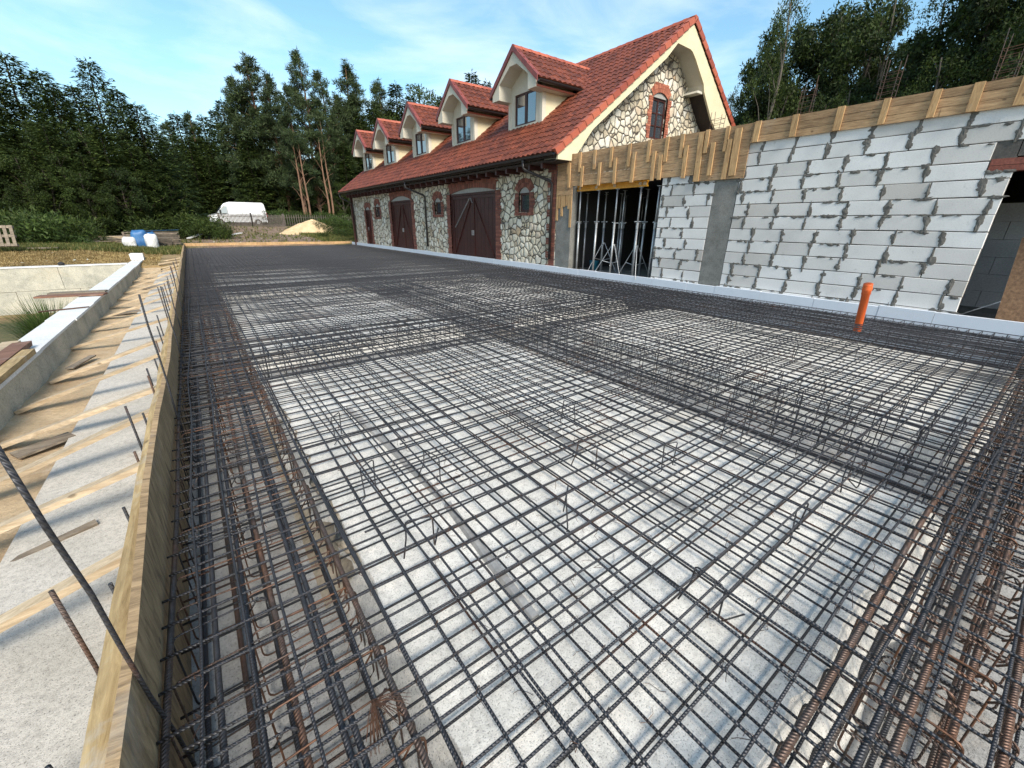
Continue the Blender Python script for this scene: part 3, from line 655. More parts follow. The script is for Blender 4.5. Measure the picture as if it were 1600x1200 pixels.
rail([(2.28, 1.03, RZ), (2.25, 1.45, RZ), (2.29, 1.95, RZ)], 'short grey spacer rail in the middle of the near field')
rail([(2.22, 2.0, RZ), (2.24, 2.47, RZ), (2.22, 2.98, RZ)], 'thin spacer rail behind the middle one')
rail([(3.34, 1.04, RZ), (3.45, 2.06, RZ), (3.47, 3.05, RZ)], 'long grey spacer rail near the mid slab beam cage')
rail([(1.2, 7.2, RZ), (1.2, 8.6, RZ)], 'grey spacer rail in the second field beyond the crosswise cage')
# tie wires at the nearer crossings
tw = MB(); random.seed(61)
for x in xs_:
    for y in ys_:
        if y > 7 or x > 6 or random.random() > .5 or y < 0: continue
        a = random.uniform(0, 3.1); r = .011; c = Vector((x, y, .0))
        pts = [c+Vector((math.cos(a)*r, math.sin(a)*r, -.016)), c+Vector((math.cos(a)*r, math.sin(a)*r, .010)), c+Vector((-math.cos(a)*r, -math.sin(a)*r, .013)), c+Vector((-math.cos(a)*r, -math.sin(a)*r, -.014)), c+Vector((jit(.02), jit(.02), -.03+jit(.012))), c+Vector((jit(.035), jit(.035), -.045+jit(.02)))]
        tw.tube(pts, .0014, 3)
for k in range(130):   # loose clippings on the concrete
    x, y = random.uniform(.5, 3.5), random.uniform(.3, 4.5); p = Vector((x, y, -.246)); pts = [p]
    a = random.uniform(0, 6.3)
    for q in range(4): a += jit(.9); p = p+Vector((math.cos(a)*.022, math.sin(a)*.022, random.uniform(0, .004))); pts.append(p)
    tw.tube(pts, .0011, 3)
put(tw.build('tie_wire', M_wire, recalc=False), 'fine dark tie wires twisted round the crossings of the mat', 'tie wire', None, 'stuff')
wb = MB(); c = Vector((.16, .97, .012))
for k in range(26):
    a = -1.9+jit(.35); b2 = -.6+jit(.5); L = random.uniform(.07, .12)
    d1 = Vector((math.cos(a), math.sin(a), 0)); d2 = Vector((math.cos(b2), math.sin(b2), 0)); q = Vector((jit(.006), jit(.006), jit(.004)))
    wb.tube([c+q+d1*L+Vector((0, 0, -.05+jit(.02))), c+q+d1*L*.55+Vector((0, 0, .004)), c+q+Vector((0, 0, .012)), c+q+d2*L*.5+Vector((0, 0, .008)), c+q+d2*L+Vector((0, 0, -.025+jit(.02)))], .0009, 4)
put(wb.build('wire_bundle', M_wire, recalc=False), 'rusty bundle of tie wire hanging over a bar in the foreground', 'wire')

# ------------------------------------------------------------ white styrofoam edge strip and pipe
random.seed(71); y = -2.5; k = 0
while y < 32.85:
    L = min(1.0 if k % 4 else .72, 32.88-y); s = MB(); dz = jit(.008)+(.012 if k in (3, 4) else 0); dx = jit(.004)
    s.box(9.515+dx, 9.602, y+.002, y+L-.003, -.47, .195+dz, .0015)
    put(s.build('styrofoam_board', M_eps), 'white styrofoam edge board standing on end along the wall base', 'insulation board', 'styrofoam boards along the wall base'); y += L; k += 1
pp = thing('drain_pipe', 'orange plastic pipe standing up through the rebar near the block wall', 'pipe', (8.80, 1.96, -.4))
p = MB()
P0 = Vector((0, 0, 0)); P1 = Vector((-.32, -.01, 1.06)); dv = (P1-P0)
prof = [(.25, .055), (.84, .055), (.845, .062), (.90, .0625), (.905, .066), (.94, .066), (.945, .0625), (.995, .062), (1.0, .060), (1.0, .054), (.9, .052), (.5, .052)]
p.tube([P0+dv*a for a, r in prof], [r for a, r in prof], 28, cap=False)
o = p.build('pipe_body', M_pvc, pp, smooth=True)
p = MB(); p.tube([P0+dv*.88, P0+dv*.885], [.0525, .0525], 24); p.build('pipe_plug', M_pvc, pp)
#PART3
# ------------------------------------------------------------ block wall (aerated concrete)
XW = 9.617
bw = thing('block_wall', 'white aerated block wall with smeared grey mortar joints and a concrete column', 'wall', (XW+.12, 4, 0))
random.seed(81)
def zbot_form(y): return 3.06 if y < 4.82 else (2.44 if y < 5.95 else 2.58)
blk = MB(); smr = MB(); bk = MB()
bk.box(XW+.012, XW+.24, 5.44, 6.78, -.5, 2.75); bk.box(XW+.012, XW+.24, 1.02, 4.90, -.5, 3.42); bk.box(XW+.012, XW+.24, -4, 1.03, 2.45, 3.42)
def blob(y, z, w, h, seed):
    n = 14; pts = []
    for k in range(n):
        a = 2*math.pi*k/n; r = 1+.75*noise.noise(Vector((math.cos(a)*1.6, math.sin(a)*1.6, seed*3.7)))+random.uniform(-.16, .16)
        pts.append((y+math.cos(a)*w*r, z+math.sin(a)*h*r))
    c = (XW-.010-random.uniform(0, .006), y, z); vs = [c]
    vs += [(XW-.006, a, b) for a, b in pts]; vs += [(XW+.004, y+(a-y)*1.06, z+(b-z)*1.06) for a, b in pts]
    fs = [(0, 1+k, 1+(k+1) % n) for k in range(n)]+[(1+k, 1+n+k, 1+n+(k+1) % n, 1+(k+1) % n) for k in range(n)]
    smr.add(vs, fs)
def course(y0, y1, zb, zt, off, clean=False):
    y = y1-off
    cuts = [y1]
    while y > y0+.09: cuts.append(y); y -= .582+random.uniform(-.006, .006)
    cuts.append(y0)
    for a, b in zip(cuts, cuts[1:]):
        gp = random.uniform(.006, .016)
        if a-b < .03: continue
        d = random.uniform(-.0025, .0025); ya, yb, za, zb_ = b+gp/2, a-gp/2, zb+.0065, zt-.0065
        j = lambda: random.uniform(-.004, .004)
        x0 = XW+d; P = [(x0, ya+j(), za+j()), (x0, yb+j(), za+j()), (x0, yb+j(), zb_+j()), (x0, ya+j(), zb_+j())]
        Q = [(XW+.05, p[1]+.0, p[2]) for p in P]; ch = .006
        F = [(x0, p[1]+(ch if i in (0, 3) else -ch), p[2]+(ch if i < 2 else -ch)) for i, p in enumerate(P)]
        E_ = [(x0+ch, p[1], p[2]) for p in P]
        blk.add(F+E_+Q, [(0, 1, 2, 3)]+[(i, (i+1) % 4, (i+1) % 4+4, i+4) for i in range(4)]+[(i+4, (i+1) % 4+4, (i+1) % 4+8, i+8) for i in range(4)])
        if b > y0+.02 and not (clean and random.random() < .5):   # smeared vertical joint
            for q in range(random.choice((2, 3, 3, 4))):
                blob(b+random.uniform(-.018, .018), zb+(zt-zb)*random.uniform(.12, .88), random.uniform(.014, .048), random.uniform(.03, .085), random.random()*50)
            blob(b+random.uniform(-.01, .01), (zb+zt)/2, random.uniform(.010, .022), (zt-zb)*.42, random.random()*50)
        if random.random() < .42:
            for q in range(random.randint(2, 7)): blob(random.uniform(b, a), zt+random.uniform(-.022, .006), random.uniform(.018, .07), random.uniform(.008, .028), random.random()*50)
zc = [-.01+i*.242 for i in range(15)]
offs = [.13, .42, .27, .05, .36, .18, .47, .3, .1, .38, .22, .5, .15, .33]
for i in range(14):
    zb, zt = zc[i], zc[i+1]
    if zb > 3.40: break
    if zt < 2.76: course(5.43, 6.79, zb, min(zt, 2.72), offs[i]*.8)
    y0 = 1.0 if zt < 2.30 else (1.27 if zb < 2.42 else -4)
    course(y0, 4.90, zb, min(zt, 3.42), offs[(i*5) % 14])
    if zb < 2.30 < zt: course(1.0, 1.27, zb, 2.265, 0)
o = blk.build('blocks', M_block); world_child(o, bw)
world_child(bk.build('mortar_bed', M_mortar), bw); world_child(smr.build('mortar_smears', M_smear), bw)
c = MB(); c.box(XW+.003, XW+.245, 4.905, 5.425, -.5, 2.72); world_child(c.build('column', M_pillar), bw)
c = MB(); c.box(XW+.003, XW+.245, 9.93, 10.60, -.5, 2.9, .0); world_child(c.build('column', M_pillar), bw)
c = MB()
c.box(XW-.002, XW+.245, -4, 1.262, 2.345, 2.432, .002); c.box(XW-.006, XW+.24, -4, 1.262, 2.268, 2.34, .002)
world_child(c.build('lintel', M_redwood), bw)
# rooms behind the openings
rm = thing('unfinished_hall', 'dark unfinished interior behind the block wall under its propped deck', 'room', (13, 3, 0))
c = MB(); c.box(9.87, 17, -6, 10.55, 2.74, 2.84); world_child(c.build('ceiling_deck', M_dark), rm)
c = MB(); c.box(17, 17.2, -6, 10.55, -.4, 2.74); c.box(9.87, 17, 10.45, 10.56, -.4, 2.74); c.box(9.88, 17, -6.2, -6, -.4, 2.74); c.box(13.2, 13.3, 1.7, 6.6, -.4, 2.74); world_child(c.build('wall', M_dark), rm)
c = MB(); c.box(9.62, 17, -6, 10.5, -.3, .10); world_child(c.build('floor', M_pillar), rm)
c = MB(); random.seed(83)
for r_ in range(6):
    y = -2.6+(.3 if r_ % 2 else 0)
    while y < 1.55: c.box(11.6, 11.84, y, min(y+.592, 1.6), .11+r_*.3, .406+r_*.3, .001); y += .6
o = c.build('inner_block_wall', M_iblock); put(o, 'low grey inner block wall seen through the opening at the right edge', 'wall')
c = MB(); c.obox((9.98, .32, .12), (10.15, .40, 1.36), .95, .022, Vector((0, 1, 0)))
c = MB(); c.add([(9.83, .58, .12), (9.83, -.7, .12), (10.05, -.7, 1.37), (10.05, .68, 1.37), (9.852, .58, .12), (9.852, -.7, .12), (10.072, -.7, 1.37), (10.072, .68, 1.37)], [(0, 1, 2, 3), (4, 7, 6, 5), (0, 4, 5, 1), (1, 5, 6, 2), (2, 6, 7, 3), (3, 7, 4, 0)])
put(c.build('chipboard_sheet', M_osb), 'brown chipboard sheet leaning in the opening at the right edge', 'board')
c = MB(); c.obox((9.9, 1.05, .115), (9.75, .6, .45), .012, .012); put(c.build('leaning_rod', M_prop), 'thin rod leaning in the corner of the right hand opening', 'rod')

# ring beam formwork band
band = thing('beam_formwork', 'long band of timber shuttering boards and battens on top of the walls', 'formwork', (9.55, 3.5, 3))
random.seed(85)
b = MB()
def boards(y0, y1, z0, z1, x=9.575):
    z = z0; nb = max(1, round((z1-z0)/.135)); h = (z1-z0)/nb
    for k in range(nb):
        a = y0
        while a < y1-.01:
            L = min(random.choice((2.0, 2.7, 3.4)), y1-a)
            if y1-(a+L) < .4: L = y1-a
            b.box(x+random.uniform(-.004, .004), x+.027, a+.001, a+L-.002, z+.002, z+h-.003, .002); a += L
        z += h
boards(-4, 4.80, 3.075, 3.44); boards(4.802, 5.96, 2.44, 3.44); boards(5.962, 9.90, 2.58, 3.445); boards(9.902, 10.58, 2.35, 3.45)
world_child(b.build('board_panel', M_form), band)
def batten(y, z0, z1, w=.09, x=9.57, t=.03, lean=0, m=None):
    s = MB(); s.add([(x-t, y-w/2+lean, z1), (x-t, y+w/2+lean, z1), (x, y+w/2+lean, z1), (x, y-w/2+lean, z1), (x-t, y-w/2, z0), (x-t, y+w/2, z0), (x, y+w/2, z0), (x, y-w/2, z0)],
                 [(0, 1, 2, 3), (4, 7, 6, 5), (0, 4, 5, 1), (1, 5, 6, 2), (2, 6, 7, 3), (3, 7, 4, 0)])
    world_child(s.build('batten', m or M_batten), band)
for y in (10.10, 9.62, 9.05, 8.45, 7.85, 7.25, 6.75, 6.35, 5.75, 5.30):   # upper short battens
    batten(y, 3.02-random.uniform(0, .12), 3.45, .085)
for y in (10.02, 9.50, 8.85, 8.27, 7.70, 7.08, 6.86, 6.22, 5.58): batten(y+random.uniform(-.02, .02), 2.56-random.uniform(0, .03), 3.15+random.uniform(-.08, .1), .09, 9.568, .036, random.uniform(-.015, .015))
batten(5.86, 2.44, 3.42, .12, lean=.03); batten(5.22, 2.44, 3.2, .10); batten(5.05, 2.5, 3.38, .14, lean=.02)
for y in (4.70, 4.02, 3.32, 2.70, 2.10, 1.66, 1.20, .65, .1, -.6, -1.4): batten(y, 3.08, 3.445, .085+random.uniform(0, .03), lean=random.uniform(-.01, .01))
for y, z0, z1 in ((10.56, 1.62, 2.9), (10.46, 1.98, 3.0), (10.35, 1.75, 2.85), (10.25, 2.02, 3.1), (10.13, 2.05, 2.9), (10.03, 1.95, 2.7), (9.95, 1.42, 2.55)): batten(y, z0, z1, .085, 9.612, .03)
yb = thing('timber_beam', 'yellow timber formwork beam carried on steel props over the hall opening', 'beam', (9.8, 8.6, 2.5))
s = MB(); s.box(9.76, 9.84, 7.35, 9.88, 2.555, 2.595); s.box(9.76, 9.84, 7.35, 9.88, 2.44, 2.478); s.box(9.785, 9.815, 7.35, 9.88, 2.479, 2.554)
world_child(s.build('beam', M_h20), yb)
for y in (9.76, 9.1, 8.42, 7.56, 7.42):
    s = MB(); s.box(9.752, 9.848, y-.04, y+.04, 2.4785, 2.5545); world_child(s.build('stiffener', M_strut), yb)

# steel props
def make_prop():
    t_ = thing('steel_prop', None, 'prop')
    s = MB(); s.tube([(0, 0, .008), (0, 0, 1.35)], .030, 12); s.build('outer_tube', M_prop, t_, True)
    s = MB(); s.tube([(0, 0, 1.351), (0, 0, 2.325)], .023, 10); s.build('inner_tube', M_prop, t_, True)
    s = MB(); s.tube([(0, 0, 1.30), (0, 0, 1.46)], .037, 12); s.obox((-.11, 0, 1.45), (.07, .02, 1.47), .014, .014); s.obox((0, -.09, 1.49), (0, .09, 1.49), .016, .016); s.build('collar', M_prop, t_)
    s = MB(); s.box(-.06, .06, -.06, .06, 0, .0075); s.box(-.055, .055, -.055, .055, 2.326, 2.334); s.build('end_plate', M_prop, t_)
    return t_
def make_tripod():
    t_ = thing('prop_tripod', None, 'tripod')
    for a in (.4, 2.6, 4.6):
        s = MB(); s.tube([(.05*math.cos(a), .05*math.sin(a), .85), (.52*math.cos(a), .52*math.sin(a), .02)], .009, 6)
        s.tube([(.3*math.cos(a), .3*math.sin(a), .41), (.04*math.cos(a), .04*math.sin(a), .35)], .009, 6); s.build('leg', M_prop, t_)
    s = MB(); s.tube([(0, 0, .83), (0, 0, .88)], .05, 10); s.build('clamp', M_prop, t_)
    return t_
pr0 = make_prop(); tp0 = make_tripod()
front = [(9.80, 10.2, 'leftmost front steel prop, beside the concrete pier'), (9.80, 9.74, 'second front steel prop under the left end of the yellow beam'), (9.80, 9.03, 'third front steel prop, under the yellow beam'), (9.80, 8.34, 'middle front steel prop under the yellow beam'), (9.80, 7.52, 'front steel prop under the right end of the yellow beam'), (9.80, 6.98, 'rightmost front steel prop against the block wall')]
pos = [(x, y, l, None) for x, y, l in front]
random.seed(87)
for x in (10.45, 11.3, 12.2, 13.1):
    for y in (10.1, 9.35, 8.6, 7.85, 7.1):
        pos.append((x+random.uniform(-.12, .12), y+random.uniform(-.15, .15), 'grey steel prop standing in the dark behind the front row', 'steel props inside the hall'))
for i, (x, y, l, gr) in enumerate(pos):
    o = pr0 if i == 0 else copy_tree(pr0); o.location = (x, min(y, 10.3) if i else 9.98, .10); o.rotation_euler = (random.uniform(-.006, .006), random.uniform(-.006, .006), random.uniform(0, 3)); put(o, l, 'prop', gr)
for i, (x, y, l) in enumerate(((9.86, 8.34, 'splayed tripod round the middle front prop'), (9.86, 7.52, 'splayed tripod under the right end of the yellow beam'), (10.5, 9.3, 'splayed tripod behind the blue bucket'))):
    o = tp0 if i == 0 else copy_tree(tp0); o.location = (x, y, .10); o.rotation_euler.z = random.uniform(0, 3); put(o, l, 'tripod')
s = MB(); s.tube([(10.6, 9.72, .10), (10.6, 9.72, .11), (10.6, 9.72, .38), (10.6, 9.72, .40), (10.6, 9.72, .395), (10.6, 9.72, .15)], [.10, .13, .16, .17, .15, .12], 20, cap=True)
put(s.build('bucket', M_bucket, smooth=True), 'blue plastic bucket on the floor behind the steel props', 'bucket')
# rebar cages above the band
random.seed(89)
for i, (y, h, lab) in enumerate(((10.16, .55, 'small rusty column cage in front of the stone gable'), (5.75, .42, 'short rusty cage beside the right slope of the gable'), (4.02, .60, 'leaning rusty cage in front of the tall trees'), (2.82, .62, 'tall rusty ladder-like cage above the timber band'), (1.48, .66, 'rusty cage above the band at the right edge'))):
    t_ = thing('rebar_cage', lab, 'rebar cage', (9.78, y, 3.3))
    for dx in (0, .16):
        for dy in (-.10, .10):
            s = MB(); s.tube([(dx, dy, 0), (dx+random.uniform(-.01, .01), dy+random.uniform(-.03, .03), h+random.uniform(0, .18))], .0052, 5); s.build('bar', M_rust, t_)
    for k in range(3 if h < .5 else 5):
        z = .2+k*.09; s = MB(); s.tube([(-.01, -.11, z), (.17, -.11, z+.01), (.17, .11, z), (-.01, .11, z-.01), (-.01, -.11, z)], .004, 4); s.build('stirrup', M_wire, t_)

# ------------------------------------------------------------ stone building
bs = thing('stone_building', 'long rubble stone building with red tiled roof, five dormers and brown gates', 'building', (12, 21, 0))
def bp(mb, name, m, parent=None, smooth=False):
    o = mb.build(name, m, None, smooth); world_child(o, bs)
    return o
TAN = .7433; EX, EZ = 8.90, 3.45; RX = 14.78; RZr = EZ+(RX-EX)*TAN
Y0, Y1 = 9.97, 32.35; WY0, WY1 = 10.62, 31.75
openings = [(14.05, 17.65, -.5, 2.95), (21.9, 24.75, -.5, 2.95), (28.4, 29.3, -.5, 2.5), (11.99, 12.61, 1.90, 2.72), (18.54, 19.2, 1.90, 2.62), (26.65, 27.35, 1.85, 2.62)]
w = MB(); ycut = sorted({WY0, WY1} | {v for o_ in openings for v in o_[:2]})
for a, c_ in zip(ycut, ycut[1:]):
    z = -.5
    for o_ in openings:
        if o_[0] <= a and c_ <= o_[1]:
            if o_[2] > z: w.box(XW, XW+.4, a, c_, z, o_[2])
            z = o_[3]
    w.box(XW, XW+.4, a, c_, z, 3.75)
w.box(XW+.002, 19.9, WY1-.4, WY1+.001, -.5, 3.7); w.box(19.9, 20.2, WY0, WY1, -.5, 3.7)
wall = bp(w, 'wall', M_stone)
# gable wall with window opening
def rz_(x): return EZ+(x-EX)*TAN-.30 if x < RX else EZ+(2*RX-x-EX)*TAN-.30
gw = MB(); GX0, GX1, GZ0, GZ1 = 13.86, 14.72, 4.40, 5.86
gw.prism([(XW+.4, 2.0), (GX0, 2.0), (GX0, rz_(GX0)), (XW+.4, rz_(XW+.4))], 'y', 10.60, 10.98)
gw.prism([(XW+.003, -.5), (XW+.4, -.5), (XW+.4, rz_(XW+.4)), (XW+.003, rz_(XW))], 'y', 10.60, 10.98)
gw.prism([(GX0, 2.0), (GX1, 2.0), (GX1, GZ0), (GX0, GZ0)], 'y', 10.60, 10.98)
gw.prism([(GX0, GZ1), (GX1, GZ1), (GX1, rz_(GX1)), (GX0, rz_(GX0))], 'y', 10.60, 10.98)
gw.prism([(GX1, 2.0), (18.3, 2.0), (18.3, rz_(18.3)), (RX, rz_(RX)), (GX1, rz_(GX1))], 'y', 10.60, 10.98)
bp(gw, 'gable_wall', M_stone)
# brick surrounds ------------------------------------------------
random.seed(91)
def surround(u0, u1, z0, zs, wj, rin, wout, place, m, sill=None, piers=True, zb=None):
    """u0,u1 opening, z0 bottom, zs springing, wj jamb width, rin inner rise, wout arch thickness. place(u,z,d)->xyz"""
    s = MB()
    def slab(poly, d0=-.022, d1=.05):
        n = len(poly); j = random.uniform(-.004, .004)
        s.add([place(u, z, d0+j) for u, z in poly]+[place(u, z, d1) for u, z in poly], [tuple(range(n))]+[(i, i+n, (i+1) % n+n, (i+1) % n) for i in range(n)])
    h = .072
    z = z0 if zb is None else zb; k = 0
    while z < zs-.02:
        zz = min(z+h-.010, zs)
        for a, c_ in ((u0-wj, u0), (u1, u1+wj)):
            tooth = .06 if (k//3) % 2 else 0
            aa, cc = (a-tooth if a < u0 else a, c_+tooth if a >= u1 else c_)
            mid = aa+(cc-aa)*(.34 if k % 2 else .66)
            slab([(aa, z), (mid-.005, z), (mid-.005, zz), (aa, zz)]); slab([(mid+.005, z), (cc, z), (cc, zz), (mid+.005, zz)])
        z += h; k += 1
    # arch: circular segment through (u0,zs),(mid,zs+rin),(u1,zs)
    hw = (u1-u0)/2; c0 = (u0+u1)/2; rad = (hw*hw+rin*rin)/(2*rin); cz = zs+rin-rad; a0 = math.asin(min(1, hw/rad))
    if rin > hw: a0 = math.pi-a0
    hwo = hw+wj; n = max(6, int(2*a0*(rad+wout/2)/.078)); ro = rad+wout
    for k in range(n):
        t0, t1 = -a0+2*a0*k/n+.004/rad, -a0+2*a0*(k+1)/n-.004/rad
        P = lambda r_, t_: (c0+r_*math.sin(t_), cz+r_*math.cos(t_))
        for ra, rb in ((rad, rad+wout*.5-.004), (rad+wout*.5+.004, ro)): slab([P(ra, t0), P(ra, t1), P(rb, t1), P(rb, t0)])
    # spandrels: fill between jamb top and arch outside
    for sg in (-1, 1):
        zz = zs; kk = 0
        while zz < zs+wout*.9+rin:
            zt = zz+h-.01; xo = hwo
            # inner limit: arch outer circle at height zz
            q = ro*ro-(zt-cz)**2; xi = math.sqrt(q) if q > 0 else 0
            if zz < cz+ro*math.cos(a0)+.0: xi = max(xi, hw+wout*math.sin(a0))
            lim = hwo-max(0, (zz-zs-.1))*.75
            if lim-xi > .03: slab(sorted([(c0+sg*xi, zz)]) + [(c0+sg*lim, zz), (c0+sg*lim, zt), (c0+sg*xi, zt)])
            zz += h; kk += 1
    if sill: 
        u = u0-wj
        while u < u1+wj-.01: slab([(u, z0-.11), (min(u+.067, u1+wj), z0-.11), (min(u+.067, u1+wj), z0-.008), (u, z0-.008)], -.035); u += .075
    o = bp(s, 'brick_surround', m)
    # mortar backing
    s = MB(); bz = z0 if zb is None else zb
    def slabm(poly):
        n = len(poly); s.add([place(u, z, -.008) for u, z in poly]+[place(u, z, .04) for u, z in poly], [tuple(range(n)), tuple(range(2*n-1, n-1, -1))]+[(i, i+n, (i+1) % n+n, (i+1) % n) for i in range(n)])
    slabm([(u0-wj, bz), (u0, bz), (u0, zs), (u0-wj, zs)]); slabm([(u1, bz), (u1+wj, bz), (u1+wj, zs), (u1, zs)])
    for k in range(12):
        t0, t1 = -a0+2*a0*k/12, -a0+2*a0*(k+1)/12
        slabm([P(rad, t0), P(rad, t1), P(ro-.005, t1), P(ro-.005, t0)])
    m_ = s.build('mortar_bed', M_mortar); world_child(m_, bs)
    # lunette filling under the arch
    s = MB(); pts = [P(rad-.002, -a0+2*a0*k/12) for k in range(13)]
    n = len(pts); s.add([place(u, z, .03) for u, z in pts]+[place(u, z, .12) for u, z in pts], [tuple(range(n)), tuple(range(2*n-1, n-1, -1))]+[(i, i+n, (i+1) % n+n, (i+1) % n) for i in range(n)])
    l_ = s.build('lunette', M_lune); world_child(l_, bs)
fx = lambda u, z, d: (XW+d, u, z)
fy = lambda u, z, d: (u, 10.60+d, z)
surround(14.05, 17.65, 0, 2.70, .30, .17, .34, fx, M_brick)
surround(21.9, 24.75, 0, 2.66, .30, .22, .34, fx, M_brick)
surround(28.4, 29.3, 0, 2.30, .25, .18, .27, fx, M_brick)
surround(11.99, 12.61, 1.90, 2.52, .22, .18, .28, fx, M_brick, True)
surround(18.54, 19.2, 1.90, 2.44, .22, .18, .28, fx, M_brick, True)
surround(26.65, 27.35, 1.85, 2.44, .22, .18, .28, fx, M_brick, True)
surround(GX0, GX1, GZ0, 5.66, .16, .16, .24, fy, M_brickg, False)
# brick quoins at the corner
s = MB(); z = -.2; k = 0
while z < 3.55:
    L = .42 if (k//3) % 2 else .26; mid = L*(.4 if k % 2 else .6)
    s.box(XW-.02-random.uniform(0, .004), XW+.05, 10.64, 10.64+mid-.005, z, z+.062); s.box(XW-.02-random.uniform(0, .004), XW+.05, 10.64+mid+.005, 10.64+L, z, z+.062); z += .072; k += 1
bp(s, 'brick_quoin', M_brick)
s = MB(); s.box(XW-.008, XW+.03, 10.63, 10.9, -.2, 3.5); bp(s, 'mortar_bed', M_mortar)
s = MB(); s.box(9.45, XW+.2, WY1+.002, WY1+.16, -.4, 3.5); bp(s, 'corner_board', M_brown)
# gates, door, windows
def gate(y0, y1, z1, nl=2):
    w_ = (y1-y0)/nl
    fr = MB(); fr.box(XW+.03, XW+.12, y0, y0+.07, .02, z1); fr.box(XW+.03, XW+.12, y1-.07, y1, .02, z1); fr.box(XW+.03, XW+.12, y0+.071, y1-.071, z1-.09, z1); o_ = bp(fr, 'gate_frame', M_brown)
    for k in range(nl):
        a, c_ = y0+.08+k*(y1-y0-.16)/nl, y0+.08+(k+1)*(y1-y0-.16)/nl-.012
        s = MB(); n = max(3, int((c_-a)/.14))
        for q in range(n): s.box(XW+.085+.004*(q % 2), XW+.115, a+(c_-a)*q/n+.003, a+(c_-a)*(q+1)/n-.003, .05, z1-.1)
        lf = bp(s, 'gate_leaf' if nl > 1 else 'door', M_brown)
        s = MB(); s.box(XW+.055, XW+.083, a, a+.09, .05, z1-.1); s.box(XW+.055, XW+.083, c_-.09, c_, .05, z1-.1); s.box(XW+.055, XW+.083, a+.09, c_-.09, .05, .2); s.box(XW+.055, XW+.083, a+.09, c_-.09, z1-.22, z1-.1)
        p, q = ((a+.1, .22), (c_-.1, z1-.25)) if k == (0 if nl > 1 else 9) else ((c_-.1, .22), (a+.1, z1-.25))
        s.obox((XW+.069, p[0], p[1]), (XW+.069, q[0], q[1]), .014, .055, Vector((1, 0, 0)))
        o_ = s.build('leaf_brace', M_brown); o_.parent = lf
        s = MB(); yy = c_-.05 if k == 0 else a+.05
        s.box(XW+.02, XW+.054, yy-.02, yy+.02, 1.05, 1.25); o_ = s.build('handle', M_prop); o_.parent = lf
gate(14.05, 17.65, 2.70); gate(21.9, 24.75, 2.66); gate(28.4, 29.3, 2.30, 1)
# folded white strut across the far leaf of the near gate
s = MB(); s.obox((XW+.045, 17.35, 1.35), (XW+.045, 16.05, 2.5), .012, .05, Vector((1, 0, 0))); bp(s, 'gate_stay', M_prop)
s = MB(); s.obox((XW+.045, 15.98, 2.5), (XW+.045, 15.85, 2.32), .012, .05, Vector((1, 0, 0))); bp(s, 'gate_stay', M_prop)
def window_x(y0, y1, z0, z1, X, muntin=1, nm='window', d=.0, fw_=.06):
    s = MB(); s.box(X+d, X+d+.07, y0, y0+fw_, z0, z1); s.box(X+d, X+d+.07, y1-fw_, y1, z0, z1); s.box(X+d, X+d+.07, y0+fw_, y1-fw_, z0, z0+fw_); s.box(X+d, X+d+.07, y0+fw_, y1-fw_, z1-fw_, z1)
    for k in range(muntin): yy = y0+(y1-y0)*(k+1)/(muntin+1); s.box(X+d-.003, X+d+.067, yy-fw_*.75, yy+fw_*.75, z0+fw_, z1-fw_)
    f_ = bp(s, 'window', M_brown); s = MB(); s.box(X+d+.035, X+d+.045, y0+.01, y1-.01, z0+.01, z1-.01); p = s.build('pane', M_glass); p.parent = f_
    return f_
window_x(11.99, 12.61, 1.92, 2.52, XW, 0, d=.08); window_x(18.54, 19.2, 1.92, 2.44, XW, 0, d=.08); window_x(26.65, 27.35, 1.87, 2.44, XW, 0, d=.08)
s = MB(); a = .07
s.box(GX0, GX0+a, 10.68, 10.74, GZ0, 5.66); s.box(GX1-a, GX1, 10.68, 10.74, GZ0, 5.66); s.box(GX0+a, GX1-a, 10.68, 10.74, GZ0, GZ0+a); s.box(GX0+a, GX1-a, 10.68, 10.74, 5.66-a, 5.66)
s.box((GX0+GX1)/2-.035, (GX0+GX1)/2+.035, 10.677, 10.737, GZ0+a, 5.66-a)
for z in (4.82, 5.20): s.box(GX0+a, GX1-a, 10.69, 10.73, z, z+.03)
f_ = bp(s, 'window', M_brown); s = MB(); s.box(GX0+.01, GX1-.01, 10.712, 10.722, GZ0+.01, 5.65); p = s.build('pane', M_glass); p.parent = f_
# roof sheets with tile relief ------------------------------------
def tiled(mb, P0, ua, va, L, H, umax=None, umin=None, tw=.235, th=.345, up_=None, clip=None):
    """P0 corner, ua unit along eave, va unit up slope, n normal. rows of pantiles."""
    n_ = ua.cross(va).normalized()
    if n_.z < 0: n_ = -n_
    rows = int(math.ceil(H/th)); st = tw/6
    for r_ in range(rows):
        v0, v1 = r_*th, min((r_+1)*th, H)
        for e, (va_, vb_, ha, hb) in enumerate(((v0, v1, .042, .012),)):
            u0 = umin(v0) if umin else 0; u1 = umax((v0+v1)/2) if umax else L
            if u1-u0 < st: continue
            m_ = max(1, int(round((u1-u0)/st))); vs = []
            for i in range(m_+1):
                u = u0+(u1-u0)*i/m_; ph = (u/tw) % 1.0
                hgt = .044*(math.cos(2*math.pi*ph)*.5+.5)**.7
                j = .0
                A = P0+ua*u+va*va_; B = P0+ua*u+va*(vb_+.02)
                vs += [A+n_*(0.004+0), A+n_*(ha-.018+hgt), B+n_*(hb-.010+hgt)]
            mb.add(vs, [(3*i+k, 3*i+3+k, 3*i+4+k, 3*i+1+k) for i in range(m_) for k in (0, 1)])
SL = math.hypot(RX-EX, RZr-EZ); va = Vector((RX-EX, 0, RZr-EZ)).normalized(); va2 = Vector((-(RX-EX), 0, RZr-EZ)).normalized()
